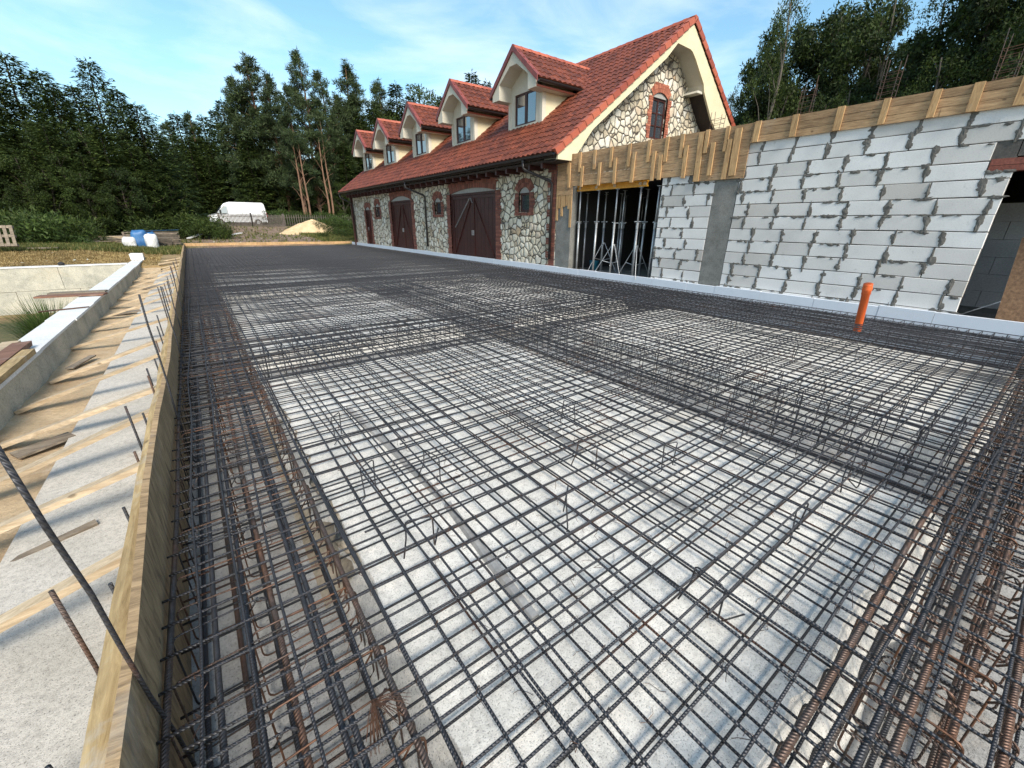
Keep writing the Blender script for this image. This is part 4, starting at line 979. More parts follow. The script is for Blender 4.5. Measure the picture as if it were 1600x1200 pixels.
rf = MB(); tiled(rf, Vector((EX, Y0+.06, EZ)), Vector((0, 1, 0)), va, Y1-Y0-.12, SL); tiled(rf, Vector((2*RX-EX, Y0+.06, EZ)), Vector((0, 1, 0)), va2, Y1-Y0-.12, SL)
roof = rf.build('roof', M_tile, smooth=False, recalc=False); world_child(roof, bs)
s = MB(); nvec = Vector((-TAN, 0, 1)).normalized()
def deck(y0, y1, t0, t1):
    s.prism([(EX+.05, EZ-t0+.03), (RX, RZr-t0), (2*RX-EX-.05, EZ-t0+.03), (2*RX-EX-.05, EZ-t1+.03), (RX, RZr-t1), (EX+.05, EZ-t1+.03)], 'y', y0, y1)
deck(Y0+.08, Y1-.05, .006, .16); o_ = s.build('roof_deck', M_soffit); world_child(o_, bs)
# ridge tiles & verge tiles
s = MB(); y = Y0-.02
while y < Y1:
    pts = [(RX-.15, RZr-.05), (RX-.10, RZr+.05), (RX, RZr+.095), (RX+.10, RZr+.05), (RX+.15, RZr-.05)]
    s.prism(pts, 'y', y, min(y+.40, Y1)); pts2 = [(a_*1+(a_-RX)*.06, b_+.008) for a_, b_ in pts]; s.prism(pts2, 'y', y+.34, y+.41); y += .395
o_ = s.build('ridge_tile', M_verge); o_.parent = roof; o_.matrix_parent_inverse = Matrix.Identity(4)
def verge(y0, y1, mb, ex, ez, rx, rzz, t=.345, m=M_verge, w=.13, dz=.17):
    L = math.hypot(rx-ex, rzz-ez); n = int(L/t)+1; d = Vector((rx-ex, 0, rzz-ez)).normalized(); nn = Vector((-d.z, 0, d.x));  nn = nn if nn.z > 0 else -nn
    for k in range(n):
        a_, b_ = k*t, min((k+1)*t+.02, L); lift = .004*(k % 2)
        A = Vector((ex, 0, ez))+d*a_+nn*.085; B = Vector((ex, 0, ez))+d*b_+nn*.060
        mb.add([(A.x, y0, A.z), (B.x, y0, B.z), (B.x-nn.x*dz, y0, B.z-nn.z*dz), (A.x-nn.x*dz, y0, A.z-nn.z*dz), (A.x, y1, A.z), (B.x, y1, B.z), (B.x-nn.x*dz, y0+.03, B.z-nn.z*dz), (A.x-nn.x*dz, y0+.03, A.z-nn.z*dz), (A.x-nn.x*.06, y1, A.z-nn.z*.06), (B.x-nn.x*.06, y1, B.z-nn.z*.06)],
               [(0, 1, 2, 3), (0, 4, 5, 1), (3, 2, 6, 7), (4, 8, 9, 5), (0, 3, 7, 4), (1, 5, 6, 2)])
s = MB(); verge(Y0-.04, Y0+.13, s, EX, EZ, RX, RZr+.02); verge(Y0-.041, Y0+.13, s, 2*RX-EX, EZ, RX, RZr+.02)
o_ = s.build('verge_tile', M_verge, recalc=True); o_.parent = roof
s = MB(); verge(Y1+.04, Y1-.13, s, EX, EZ, RX, RZr+.02); verge(Y1+.041, Y1-.13, s, 2*RX-EX, EZ, RX, RZr+.02); o_ = s.build('verge_tile', M_vshade); o_.parent = roof
for o_ in (x_ for x_ in C.objects if x_.parent == roof): o_.matrix_parent_inverse = roof.matrix_world.inverted() if False else Matrix.Identity(4)
# gable overhang panel (cream), follows the rake, cut out by a bell-shaped opening
def lz(x): return (EZ+(x-EX)*TAN if x < RX else EZ+(2*RX-x-EX)*TAN)-.14
gp = MB()
def strip(pts_out, pts_in, y0, y1, mb):
    n = len(pts_out)
    for k in range(n-1):
        mb.prism([pts_out[k], pts_out[k+1], pts_in[k+1], pts_in[k]], 'y', y0, y1)
xsL = [9.02, 9.62, 10.4, 11.6, 12.8, 13.55, 14.05, RX]
inL = [(9.02, 3.27), (9.62, 3.27), (10.4, lz(10.4)-.24), (11.6, lz(11.6)-.24), (12.8, lz(12.8)-.24), (13.55, lz(13.55)-.24), (14.05, 7.02), (RX, 7.00)]
strip([(x_, lz(x_)) for x_ in xsL], inL, 9.99, 10.06, gp)
xsR = [RX, 14.95, 15.2, 15.9, 16.05, 17.0, 18.2, 19.4, 20.5]
inR = [(RX, 7.00), (14.92, 6.96), (15.15, 6.80), (15.85, 6.20), (15.95, 5.98), (16.72, 5.20), (17.62, 4.55), (18.8, 3.8), (19.9, 3.3)]
strip([(x_, lz(x_)) for x_ in xsR], inR, 9.99, 10.06, gp)
bp(gp, 'gable_panel', M_plaster)
s = MB(); s2 = MB()
for A, B in zip(inL+inR[1:], inL[1:]+inR[1:]):
    (s2 if A[0] > 15.9 else s).add([(A[0], 10.062, A[1]), (B[0], 10.062, B[1]), (B[0], 10.6, B[1]-.0), (A[0], 10.6, A[1]-.0), (A[0], 10.062, A[1]+.04), (B[0], 10.062, B[1]+.04), (B[0], 10.6, B[1]+.04), (A[0], 10.6, A[1]+.04)], [(0, 1, 2, 3), (4, 7, 6, 5), (0, 4, 5, 1), (1, 5, 6, 2), (2, 6, 7, 3), (3, 7, 4, 0)])
s.add([(15.62, 10.065, 5.93), (15.97, 10.065, 5.93), (15.97, 10.6, 5.93), (15.62, 10.6, 5.93), (15.66, 10.065, 6.0), (15.94, 10.065, 6.0), (15.94, 10.6, 6.0), (15.66, 10.6, 6.0)], [(0, 1, 2, 3), (4, 7, 6, 5), (0, 4, 5, 1), (1, 5, 6, 2), (2, 6, 7, 3), (3, 7, 4, 0)])
bp(s, 'soffit', M_plastershade); bp(s2, 'eave_gap_shade', M_soffit)  # right part is a solid dark strip painted as the shaded gap under the rake
s = MB(); s.prism([(EX+.12, 3.24), (XW, 3.24), (XW, 3.42), (EX+.12, 3.3)], 'y', 10.07, 31.9); bp(s, 'eave_box', M_soffit)
y = 10.7
while y < 31.7: s = MB(); s.box(9.05, XW, y, y+.09, 3.10, 3.238, .002); y += .62; bp(s, 'rafter_end', M_brown)
# gutter & downpipes
def gutter(p, q, r=.062, nm='gutter', parent=None):
    p, q = Vector(p), Vector(q); d = (q-p).normalized(); a_ = d.cross(Vector((0, 0, 1))).normalized(); s = MB(); vs = []
    for c_ in (p, q):
        for k in range(9): t_ = math.pi*k/8; vs.append(c_+a_*math.cos(t_)*r+Vector((0, 0, -math.sin(t_)*r)))
        for k in range(8, -1, -1): t_ = math.pi*k/8; vs.append(c_+a_*math.cos(t_)*(r-.008)+Vector((0, 0, -math.sin(t_)*(r-.008))))
    s.add(vs, [(k, (k+1) % 18, (k+1) % 18+18, k+18) for k in range(18)]+[tuple(range(18)), tuple(range(35, 17, -1))])
    # brackets
    L = (q-p).length; k = .5
    while k < L: c_ = p+d*k; s.obox(c_+a_*(r+.004)+Vector((0, 0, .008)), c_-a_*(r+.004)+Vector((0, 0, .012)), .02, .006); k += .7
    if parent is None: return bp(s, nm, M_gutter)
    o_ = s.build(nm, M_gutter); o_.parent = parent; return o_
gutter((EX-.055, 9.99, EZ-.02), (EX-.055, 32.3, EZ-.02), .068)
for (yg, yw_) in ((11.4, 10.78), (20.7, 20.05), (32.0, 31.6)):
    s = MB(); s.tube([(EX-.055, yg, EZ-.07), (EX-.055, yg, EZ-.30), (EX+.0, yg-.03, EZ-.36), (XW-.14, yw_+.04, 2.78), (XW-.085, yw_, 2.70), (XW-.085, yw_, 2.4), (XW-.085, yw_, .42)], .043, 10); o_ = bp(s, 'downpipe', M_gutter, smooth=True)
    s = MB()
    for z in (2.5, 1.5, .6): s.tube([(XW-.085, yw_, z), (XW-.085, yw_, z+.035)], .052, 10)
    for k_ in (0,): s.tube([(EX-.055, yg, EZ-.14), (EX-.055, yg, EZ-.10)], .055, 10)
    o2 = s.build('pipe_clip', M_gutter); o2.parent = o_
# dormers
def dormer(yc):
    FX = 10.76; OX = 10.2; hw = 1.33; pz = 7.13; ez = 6.02; t_ = (pz-ez)/hw
    wallh = lambda y: pz-.16-abs(y-yc)*t_
    X_on = lambda z: EX+(z-EZ)/TAN
    s = MB(); a_, b_ = yc-.97, yc+.97; ww = .62; wz0, wz1 = 4.93, 5.93
    s.box(FX, FX+.16, a_, yc-ww, 4.72, 6.15); s.box(FX, FX+.16, yc+ww, b_, 4.72, 6.15); s.box(FX+.001, FX+.16, yc-ww, yc+ww, 4.72, wz0); s.box(FX+.001, FX+.16, yc-ww, yc+ww, wz1, 6.15)
    s.prism([(a_, 6.151), (b_, 6.151), (b_, wallh(b_)), (yc, wallh(yc)), (a_, wallh(a_))], 'x', FX, FX+.16)
    dm = bp(s, 'dormer', M_plastershade)
    def sub(mb, nm, m, smooth=False):
        o_ = mb.build(nm, m, None, smooth, recalc=(nm != 'dormer_roof')); o_.parent = dm; return o_
    for sg in (-1, 1):   # cheeks
        s = MB(); ya, yb = (a_+.002, a_+.14) if sg < 0 else (b_-.14, b_-.002)
        xx = X_on(6.1)+.1
        s.prism([(FX+.161, 4.7), (X_on(4.7)+.3, 4.7), (xx+.3, 6.1), (FX+.161, 6.1)], 'y', ya, yb); sub(s, 'cheek', M_plaster)
    s = MB()
    for y0_, y1_ in ((a_-.025, a_+.12), (b_-.12, b_+.025)): s = MB(); s.box(FX-.025, FX+.10, y0_, y1_, 4.76, 6.0); sub(s, 'corner_trim', M_plastershade)
    # roof
    SLd = math.hypot(hw+.03, (hw+.03)*t_); s = MB()
    for sg in (-1, 1):
        va_ = Vector((0, -sg*hw, pz-ez)).normalized(); P = Vector((OX+.02, yc+sg*(hw+.03), ez-.03*t_))
        um = lambda v, P=P, va_=va_: X_on(P.z+va_.z*v)+.12-P.x
        tiled(s, P, Vector((1, 0, 0)), va_, 5, SLd, umax=um)
    r_ = sub(s, 'dormer_roof', M_tile)
    s = MB()
    for sg in (-1, 1):
        s.add([(OX+.03, yc, pz-.01), (OX+.03, yc+sg*(hw), ez-.01), (X_on(ez), yc+sg*hw, ez-.01), (X_on(pz), yc, pz-.01), (OX+.03, yc, pz-.14), (OX+.03, yc+sg*(hw-.03), ez-.12), (X_on(ez), yc+sg*(hw-.03), ez-.12), (X_on(pz), yc, pz-.14)],
              [(0, 1, 2, 3), (4, 7, 6, 5), (0, 4, 5, 1), (1, 5, 6, 2), (2, 6, 7, 3)])
    sub(s, 'roof_underlay', M_soffit)
    s = MB(); x = OX-.02
    while x < X_on(pz):
        pts = [(yc-.13, pz-.045), (yc-.09, pz+.045), (yc, pz+.085), (yc+.09, pz+.045), (yc+.13, pz-.045)]
        s.prism(pts, 'x', x, min(x+.39, X_on(pz)+.1)); s.prism([(p_[0]+(p_[0]-yc)*.06, p_[1]+.007) for p_ in pts], 'x', x+.33, x+.40); x += .39
    sub(s, 'dormer_ridge', M_verge)
    # barge boards (verge tile with shade in its red)
    s = MB()
    for sg in (-1, 1):
        n = 5; 
        for k in range(n):
            f0, f1 = k/n, (k+1)/n+.01; A = (yc+sg*(hw+.05)*(1-f0), ez-.03+(pz-ez+.03)*f0); B = (yc+sg*(hw+.05)*(1-f1), ez-.03+(pz-ez+.03)*f1)
            l_ = .003*(k % 2)+(.001 if sg > 0 else 0)
            s.prism([(A[0], A[1]+.075), (B[0], B[1]+.065), (B[0], B[1]-.12), (A[0], A[1]-.11)], 'x', OX-.05-l_, OX-.015)
            s.prism([(A[0], A[1]+.085-.01), (B[0], B[1]+.075-.01), (B[0], B[1]+.045), (A[0], A[1]+.055)], 'x', OX-.0149, OX+.12)
    sub(s, 'barge_tile', M_vshade)
    # cream overhang panel with arch cut-out and boxed ends
    inn = [(-1.25, ez-.28), (-.84, ez-.28), (-.84, 6.20), (-.20, 6.62), (.20, 6.62), (.84, 6.20), (.84, ez-.28), (1.25, ez-.28)]
    top = lambda y: pz-.11-abs(y)*t_
    s = MB(); G = [(yc+u, v) for u, v in inn]
    s.prism([(yc-1.27, ez-.27), (yc-.84, ez-.27), (yc-.84, top(.84)), (yc-1.27, top(1.27))], 'x', OX, OX+.07)
    s.prism([(yc+.84, ez-.27), (yc+1.27, ez-.27), (yc+1.27, top(1.27)), (yc+.84, top(.84))], 'x', OX, OX+.07)
    s.prism([(yc-.84, 6.20), (yc-.20, 6.62), (yc-.20, top(.2)), (yc-.84, top(.84))], 'x', OX, OX+.07)
    s.prism([(yc+.20, 6.62), (yc+.84, 6.20), (yc+.84, top(.84)), (yc+.20, top(.2))], 'x', OX, OX+.07)
    s.prism([(yc-.20, 6.62), (yc+.20, 6.62), (yc+.20, top(.2)), (yc, top(0)), (yc-.20, top(.2))], 'x', OX, OX+.07)
    sub(s, 'gable_panel', M_plastershade)
    s = MB(); 
    for A, B in zip(G[1:-1], G[2:-1]):
        s.add([(OX+.071, A[0], A[1]), (OX+.071, B[0], B[1]), (FX, B[0], B[1]), (FX, A[0], A[1])], [(0, 1, 2, 3)])
    for sg in (-1, 1):
        y0_, y1_ = sorted((yc+sg*.842, yc+sg*1.26)); s.box(OX+.071, FX-.002, y0_, y1_, ez-.268, ez-.235)
        xe = X_on(ez-.25); y0_, y1_ = sorted((yc+sg*.972, yc+sg*1.26)); s.box(FX, xe+.1, y0_, y1_, ez-.262, ez-.235)
    sub(s, 'soffit', M_plastershade)
    for sg in (-1, 1):
        s = MB(); y0_, y1_ = sorted((yc+sg*1.262, yc+sg*1.30)); s.box(OX+.03, X_on(ez-.2), y0_, y1_, ez-.255, ez-.20); sub(s, 'fascia', M_verge)
    for sg in (-1, 1): gutter((OX-.01, yc+sg*(hw+.085), ez-.085), (X_on(ez)-.02, yc+sg*(hw+.085), ez-.085), .078, 'gutter', dm)
    # window
    X = FX+.03; s = MB(); fw_ = .055; y0_, y1_, z0, z1 = yc-ww, yc+ww, wz0, wz1
    s.box(X, X+.07, y0_, y0_+fw_, z0, z1); s.box(X, X+.07, y1_-fw_, y1_, z0, z1); s.box(X, X+.07, y0_+fw_, y1_-fw_, z0, z0+fw_); s.box(X, X+.07, y0_+fw_, y1_-fw_, z1-fw_, z1); s.box(X-.003, X+.067, yc-.055, yc+.055, z0+fw_, z1-fw_)
    sub(s, 'window_frame', M_brown); s = MB(); s.box(X+.03, X+.04, y0_+.01, y1_-.01, z0+.01, z1-.01); sub(s, 'pane', M_glass)
    return dm
for yc in (13.80, 18.27, 22.72, 27.07, 31.05): dormer(yc)
# parts were modelled in world coordinates: bring children of the building into place
for o_ in list(bs.children):
    o_.matrix_parent_inverse = Matrix.Translation(-bs.location)
#PART4
# ------------------------------------------------------------ yard: van, fence, gate, piles
def van(loc, rz):
    t_ = thing('parked_van', 'white high roofed van parked behind the picket gate', 'van', loc, rz)
    # x = length (front at -x), y = width, z up
    side = [(-2.75, .35), (-2.80, .75), (-2.72, 1.02), (-2.05, 1.22), (-1.35, 2.02), (-1.05, 2.30), (-.7, 2.42), (2.45, 2.42), (2.62, 2.30), (2.75, 1.2), (2.75, .35)]
    b = MB(); n = len(side); W2 = .98
    L = []
    for (yy, k) in ((-W2, 1.0), (-W2+.0, 1.0), (W2, 1.0)): pass
    ring = lambda y_, inset: [(x, y_, z) for x, z in side]
    vs = []
    for y_, sc in ((-.86, 1), (-.98, .97), (.98, .97), (.86, 1)):
        for x, z in side:
            zz = z if sc == 1 or z < 2.0 else z-.10; vs.append((x*(1 if sc == 1 else .995), y_*(.93 if z > 2 and abs(y_) > .9 else 1), zz))
    fs = [tuple(range(n)), tuple(range(4*n-1, 3*n-1, -1))]
    for r_ in range(3): fs += [(r_*n+i, r_*n+(i+1) % n, (r_+1)*n+(i+1) % n, (r_+1)*n+i) for i in range(n)]
    b.add(vs, fs); body = b.build('body', M_van, t_)
    m_ = body.modifiers.new('bevel', 'BEVEL'); m_.width = .05; m_.segments = 3
    b = MB(); b.add([(-2.0, -.975, 1.25), (-1.05, -.988, 1.25), (-1.05, -.955, 1.95), (-1.33, -.955, 1.95)], [(0, 1, 2, 3)]); b.add([(-2.0, -.955, 1.25), (-1.05, -.965, 1.25), (-1.05, -.93, 1.95), (-1.33, -.93, 1.95)], [(3, 2, 1, 0)]); b.build('side_window', M_glass, t_)
    b = MB(); b.add([(-2.09, -.85, 1.26), (-2.09, .85, 1.26), (-1.41, .80, 2.0), (-1.41, -.80, 2.0)], [(0, 1, 2, 3)]); b.build('windscreen', M_glass, t_)
    b = MB()
    for y_ in (-.45, .45): b.box(2.752, 2.762, y_-.36, y_+.36, 1.35, 2.0)
    b.build('rear_window', M_glass, t_)
    b = MB(); b.box(-.9, 2.5, -.992, -.984, 1.0, 1.03); b.box(-1.0, -.985, -.990, -.983, .5, 2.1); b.box(.35, .365, -.990, -.983, .5, 2.1); b.build('side_moulding', M_rubber, t_)
    for y_ in (-.9, .9):
        b = MB(); b.box(2.72, 2.77, y_-.07, y_+.07, .9, 1.35); b.build('tail_light', M_red, t_)
        b = MB(); b.box(-2.80, -2.6, y_-.12*(1 if y_ > 0 else -1)-.1, y_-.12*(1 if y_ > 0 else -1)+.1, .78, 1.0); b.build('headlight', M_glass, t_)
        b = MB(); b.box(-1.75, -1.6, y_*1.18-.10, y_*1.18+.10, 1.25, 1.6); b.build('mirror', M_rubber, t_)
    for x_ in (-1.85, 1.75):
        for y_ in (-.82, .82):
            b = MB(); b.tube([(x_, y_-.13, .34), (x_, y_+.13, .34)], .34, 20); w_ = b.build('wheel', M_rubber, t_)
            b = MB(); b.tube([(x_, y_-.14, .34), (x_, y_+.14, .34)], .19, 14); b.build('rim', M_prop, w_)
    return t_
van((4.75, 58.5, gz(4.75, 58.5)-.05), R(2))
random.seed(101)
def pickets(name, lab, cat, x0, x1, y, h, m, step=.105):
    t_ = thing(name, lab, cat, ((x0+x1)/2, y, gz((x0+x1)/2, y)))
    for zz in (.2, h-.25):
        s = MB(); s.obox((x0, y, gz(x0, y)+zz), (x1, y, gz(x1, y)+zz), .03, .07, Vector((0, 1, 0))); world_child(s.build('rail', m), t_)
    s = MB(); x = x0+.03
    while x < x1:
        z = gz(x, y); hh = h+random.uniform(-.03, .03); s.prism([(x-.03, z+.04), (x+.03, z+.04), (x+.03, z+hh-.05), (x, z+hh), (x-.03, z+hh-.05)], 'y', y-.045, y-.022); x += step
    o = s.build('pickets', m); world_child(o, t_); 
    for x in (x0-.06, x1+.06):
        s = MB(); z = gz(x, y); s.box(x-.05, x+.05, y-.05, y+.05, z-.1, z+h+.08); world_child(s.build('post', m), t_)
    return t_
GYY = 49.5
pickets('picket_gate', 'left leaf of the dark picket gate in front of the white van', 'gate', 2.5, 5.0, GYY, 1.12, M_fence)
pickets('picket_gate', 'right leaf of the dark picket gate in front of the rear of the van', 'gate', 5.14, 7.75, GYY, 1.12, M_fence)
pickets('picket_fence', 'low dark fence behind the sand pile', 'fence', 8.0, 15.5, GYY+.3, 1.1, M_fence, .22)
# sand pile
def heap(name, cx, cy, rx, ry, h, m, label, seed):
    s = MB(); n = 54; k = 20; s.v.append((cx, cy, gz(cx, cy)+h))
    for j in range(1, k+1):
        for i in range(n):
            a = 2*math.pi*i/n; r_ = j/k; e = 1+.22*noise.noise(Vector((math.cos(a)*1.3, math.sin(a)*1.3, seed)))
            x, y = cx+rx*r_*e*math.cos(a), cy+ry*r_*e*math.sin(a)
            z = gz(x, y)+h*((1-r_)**.85)*(1+.25*noise.noise(Vector((x*.8, y*.8, seed))))+.12*noise.noise(Vector((x*1.6, y*1.6, 3)))*(1-r_)+.05*noise.noise(Vector((x*5, y*5, 3)))
            s.v.append((x, y, z-.04*(j == k)))
    s.f = [(0, 1+i, 1+(i+1) % n) for i in range(n)]+[(1+(j-1)*n+i, 1+j*n+i, 1+j*n+(i+1) % n, 1+(j-1)*n+(i+1) % n) for j in range(1, k) for i in range(n)]
    put(s.build(name, m, smooth=True), label, 'sand pile')
heap('sand_heap', 9.75, 45.5, 2.9, 1.7, 1.18, M_pile, 'tall pale yellow sand pile beside the track near the stone building', 4)
heap('sand_heap', 7.9, 44.6, 1.5, 1.1, .42, M_pile, 'low spill of yellow sand left of the tall sand pile', 9)
# pallets, bags, timber
def pallet(loc, rot, lab, group=None, parts=True):
    t_ = thing('wooden_pallet', lab, 'pallet', loc, 0, group); t_.rotation_euler = rot
    for k in range(7): s = MB(); x = -.55+k*.183; s.box(x-.05, x+.05, -.4, .4, .122, .144, .002); s.build('slat', M_greywood, t_)
    s = MB()
    for y_ in (-.35, 0, .35): s.box(-.6, .6, y_-.05, y_+.05, .10, .1215, .001)
    s.build('stringer', M_greywood, t_)
    s = MB()
    for x_ in (-.55, 0, .55):
        for y_ in (-.35, 0, .35): s.box(x_-.05, x_+.05, y_-.05, y_+.05, .022, .0995)
    s.build('block', M_greywood, t_)
    s = MB()
    for y_ in (-.35, 0, .35): s.box(-.6, .6, y_-.05, y_+.05, 0, .0215)
    s.build('bottom_board', M_greywood, t_)
    return t_
py = 26.0
pallet((-6.25, py, gz(-6.2, py)+.60), (R(76), 0, R(-8)), 'weathered wooden pallet standing on edge at the left border of the yard')
random.seed(103)
zb = gz(-2.0, 34)
for k in range(4): pallet((-2.75+random.uniform(-.04, .04), 35.6, gz(-2.75, 35.6)+k*.15), (0, 0, random.uniform(-.05, .05)), ('lowest', 'second', 'third', 'topmost')[k]+' pallet of the stack behind the white bags')
def timber_stack(cx, cy, rz, nx_, nz_, L, lab, m=M_greywood, w_=.12, h_=.05):
    t_ = thing('timber_stack', lab, 'timber stack', (cx, cy, gz(cx, cy)), rz); s = MB()
    for j in range(nz_):
        for i in range(nx_):
            if random.random() < .06: continue
            x0 = random.uniform(-.08, .08); y = (i-nx_/2)*(w_+.012); z = .1+j*(h_+.022)
            s.box(-L/2+x0, L/2+x0, y, y+w_, z, z+h_, .003)
    s.build('board', m, t_)
    s = MB()
    for x_ in (-L*.35, L*.35): s.box(x_-.05, x_+.05, -nx_*w_/2-.1, nx_*w_/2+.1, 0, .098)
    s.build('bearer', m, t_); return t_
timber_stack(-1.75, 32.2, R(8), 9, 6, 1.5, 'lower stack of weathered boards right of the white bags')
timber_stack(-1.5, 33.7, R(3), 8, 10, 1.7, 'taller stack of weathered boards under a dark sheet')
s = MB(); z0 = gz(-1.5, 33.7)+.86
s.add([(-2.45, 33.1, z0), (-.55, 33.15, z0+.05), (-.5, 34.3, z0+.03), (-2.4, 34.25, z0-.02), (-2.6, 33.05, z0-.18), (-2.5, 34.3, z0-.2)], [(0, 1, 2, 3), (0, 3, 5, 4)])
o = s.build('cover_sheet', M_blue); put(o, 'dark blue sheet lying over the taller board stack', 'tarpaulin'); o.modifiers.new('s', 'SOLIDIFY').thickness = .012
def bag(name, cx, cy, w_, h_, m, lab, seed, cat='bag'):
    s = MB(); n = 20; k = 9; z0 = gz(cx, cy)-.02
    for j in range(k+1):
        f = j/k
        for i in range(n):
            a = 2*math.pi*i/n; sq = 1/max(abs(math.cos(a)), abs(math.sin(a)))**.65; bl = 1+.10*math.sin(f*math.pi)+.22*noise.noise(Vector((math.cos(a)*1.8, math.sin(a)*1.8, f*2.4+seed)))
            s.v.append((cx+w_/2*sq*bl*math.cos(a)*(1 if f < .9 else .8), cy+w_/2*sq*bl*math.sin(a)*(1 if f < .9 else .8), z0+h_*f*(1+.1*noise.noise(Vector((a, seed, 0))))))
    s.f = [(j*n+i, j*n+(i+1) % n, (j+1)*n+(i+1) % n, (j+1)*n+i) for j in range(k) for i in range(n)]+[tuple(k*n+i for i in range(n))]
    put(s.build(name, m, smooth=True), lab, cat)
bag('rubble_bag', -2.66, 30.2, .52, .58, M_bagw, 'left one of the two crumpled white bags in the yard', 1)
bag('rubble_bag', -1.76, 30.1, .5, .78, M_bagw, 'right taller one of the two white bags in the yard', 5)
bag('blue_barrel_bag', -2.22, 30.45, .66, .92, M_blue, 'blue plastic bag between the two white bags', 9)
bag('blue_barrel_bag', -1.95, 31.0, .7, .86, M_blue, 'blue tarpaulin bundle behind the white bags', 13, 'tarpaulin')
random.seed(107)
for i in range(26):
    x, y = random.uniform(-6.0, -3.0), random.uniform(31.5, 35); a = random.uniform(-.5, .6); L = random.uniform(.8, 2.6); z = gz(x, y)+.05
    s = MB(); s.obox((x, y, z+random.uniform(0, .28)), (x+math.cos(a)*L, y+math.sin(a)*L, z+random.uniform(0, .35)), random.uniform(.04, .14), .04, j=.01)
    put(s.build('waste_timber', M_greywood if random.random() < .7 else M_strut), 'loose weathered board of the waste timber heap left of the bags', 'board', 'waste timber boards in the yard')
for i, (x, y, a, L, lab) in enumerate(((1.35, 38.6, .5, 2.1, 'white plank lying in the weeds before the gate'), (-.2, 38.0, .8, 1.2, 'short white plank left of the longer one in the weeds'), (-5.6, 26.4, .1, .9, 'short beam on the grass beside the standing pallet'))):
    z = gz(x, y)+.12; s = MB(); s.obox((x, y, z), (x+math.cos(a)*L, y+math.sin(a)*L, gz(x+math.cos(a)*L, y+math.sin(a)*L)+.35 if i < 2 else z), .28 if i < 2 else .2, .05, j=.01); put(s.build('white_plank', M_whiteblock if i < 2 else M_greywood), lab, 'plank')
s = MB()
for i in range(110):
    x, y = random.choice(((random.uniform(-7, 0), random.uniform(23, 34)), (random.uniform(0, 12), random.uniform(33.5, 46)))); r_ = random.uniform(.025, .09)
    z = gz(x, y); s.add([(x+random.uniform(-r_, r_), y+random.uniform(-r_, r_), z+random.uniform(-.01, r_)) for _ in range(6)], [(0, 1, 2), (0, 2, 3), (0, 3, 4), (1, 2, 5), (2, 3, 5), (3, 4, 5), (4, 1, 5), (0, 1, 4)])
put(s.build('gravel', M_found), 'scattered pale stones and rubble on the yard', 'rubble', None, 'stuff')

# ------------------------------------------------------------ vegetation prototypes
def meshobj(name, verts, faces, m):
    me = bpy.data.meshes.new(name); me.from_pydata(verts, [], faces); me.materials.append(m); me.update(); return me
def leafq(V, F, c, d, n_, L, w_):
    s_ = n_.cross(d)
    if s_.length < 1e-5: return
    s_.normalize(); b = len(V); V += [tuple(c-s_*w_*.5), tuple(c+d*L*.5-s_*w_*.1+n_*0), tuple(c+d*L), tuple(c+s_*w_*.5+d*L*.35)]; F.append((b, b+1, b+2, b+3))
def rv(rn): 
    a = rn.uniform(0, 2*math.pi); z = rn.uniform(-1, 1); r_ = math.sqrt(1-z*z); return Vector((r_*math.cos(a), r_*math.sin(a), z))
def spruce_mesh(seed, H=14, Rm=3.0, dens=1.0, droop=.25, lw=.13, ll=.34, z0=.4):
    rn = random.Random(seed); V = []; F = []; z = z0
    while z < H-.25:
        f = (z-z0)/(H-z0); rad = Rm*((1-f)**.62)*(1-.16*rn.random())+.15
        nb = max(5, int(9-3*f)); off = rn.uniform(0, 6.28)
        for k in range(nb):
            a = off+2*math.pi*k/nb+rn.uniform(-.25, .25); L = rad*rn.uniform(.62, 1.18); el = .30*(f**1.5)+rn.uniform(-.1, .16)
            d = Vector((math.cos(a), math.sin(a), 0)); n_ = int(L/.13*dens)+4; side = Vector((-d.y, d.x, 0))
            for q in range(n_):
                t = (q+rn.random())/n_; r_ = L*(.12+.88*t); p = Vector((0, 0, z))+d*r_+Vector((0, 0, el*r_-droop*r_*r_/max(L, .5)*.6+.12*t*t*L))
                for sg in (-1, 1):
                    sp = (1-t)*.42*L+.12
                    c = p+side*sg*rn.uniform(0, sp)+Vector((0, 0, rn.uniform(-.12, .06)))
                    dd = (d*.7+side*sg*rn.uniform(.2, 1.0)+Vector((0, 0, rn.uniform(-.55, .18)))).normalized()
                    leafq(V, F, c, dd, (Vector((0, 0, 1))+rv(rn)*.6).normalized(), ll*rn.uniform(.6, 1.3), lw*rn.uniform(.7, 1.4))
        z += rn.uniform(.24, .40)
    for q in range(14): leafq(V, F, Vector((0, 0, H-.6+q*.05)), (rv(rn)+Vector((0, 0, 1.1))).normalized(), rv(rn), .28, .07)
    return meshobj('crown', V, F, M_spruce)
def clump_mesh(name, seed, centers, m, per, ll, lw, flat=.8, upb=0., hollow=.55):
    rn = random.Random(seed); V = []; F = []
    for (c, r_) in centers:
        c = Vector(c)
        for q in range(int(per*r_*r_)):
            d = rv(rn); d.z *= flat; rr = r_*(hollow+(1-hollow)*rn.random())*(1+.25*noise.noise(d*2.3+c)); p = c+d*rr
            dd = (d*.6+rv(rn)+Vector((0, 0, upb))).normalized(); leafq(V, F, p, dd, (d+rv(rn)*.8).normalized(), ll*rn.uniform(.6, 1.4), lw*rn.uniform(.6, 1.3))
    return meshobj(name, V, F, m)
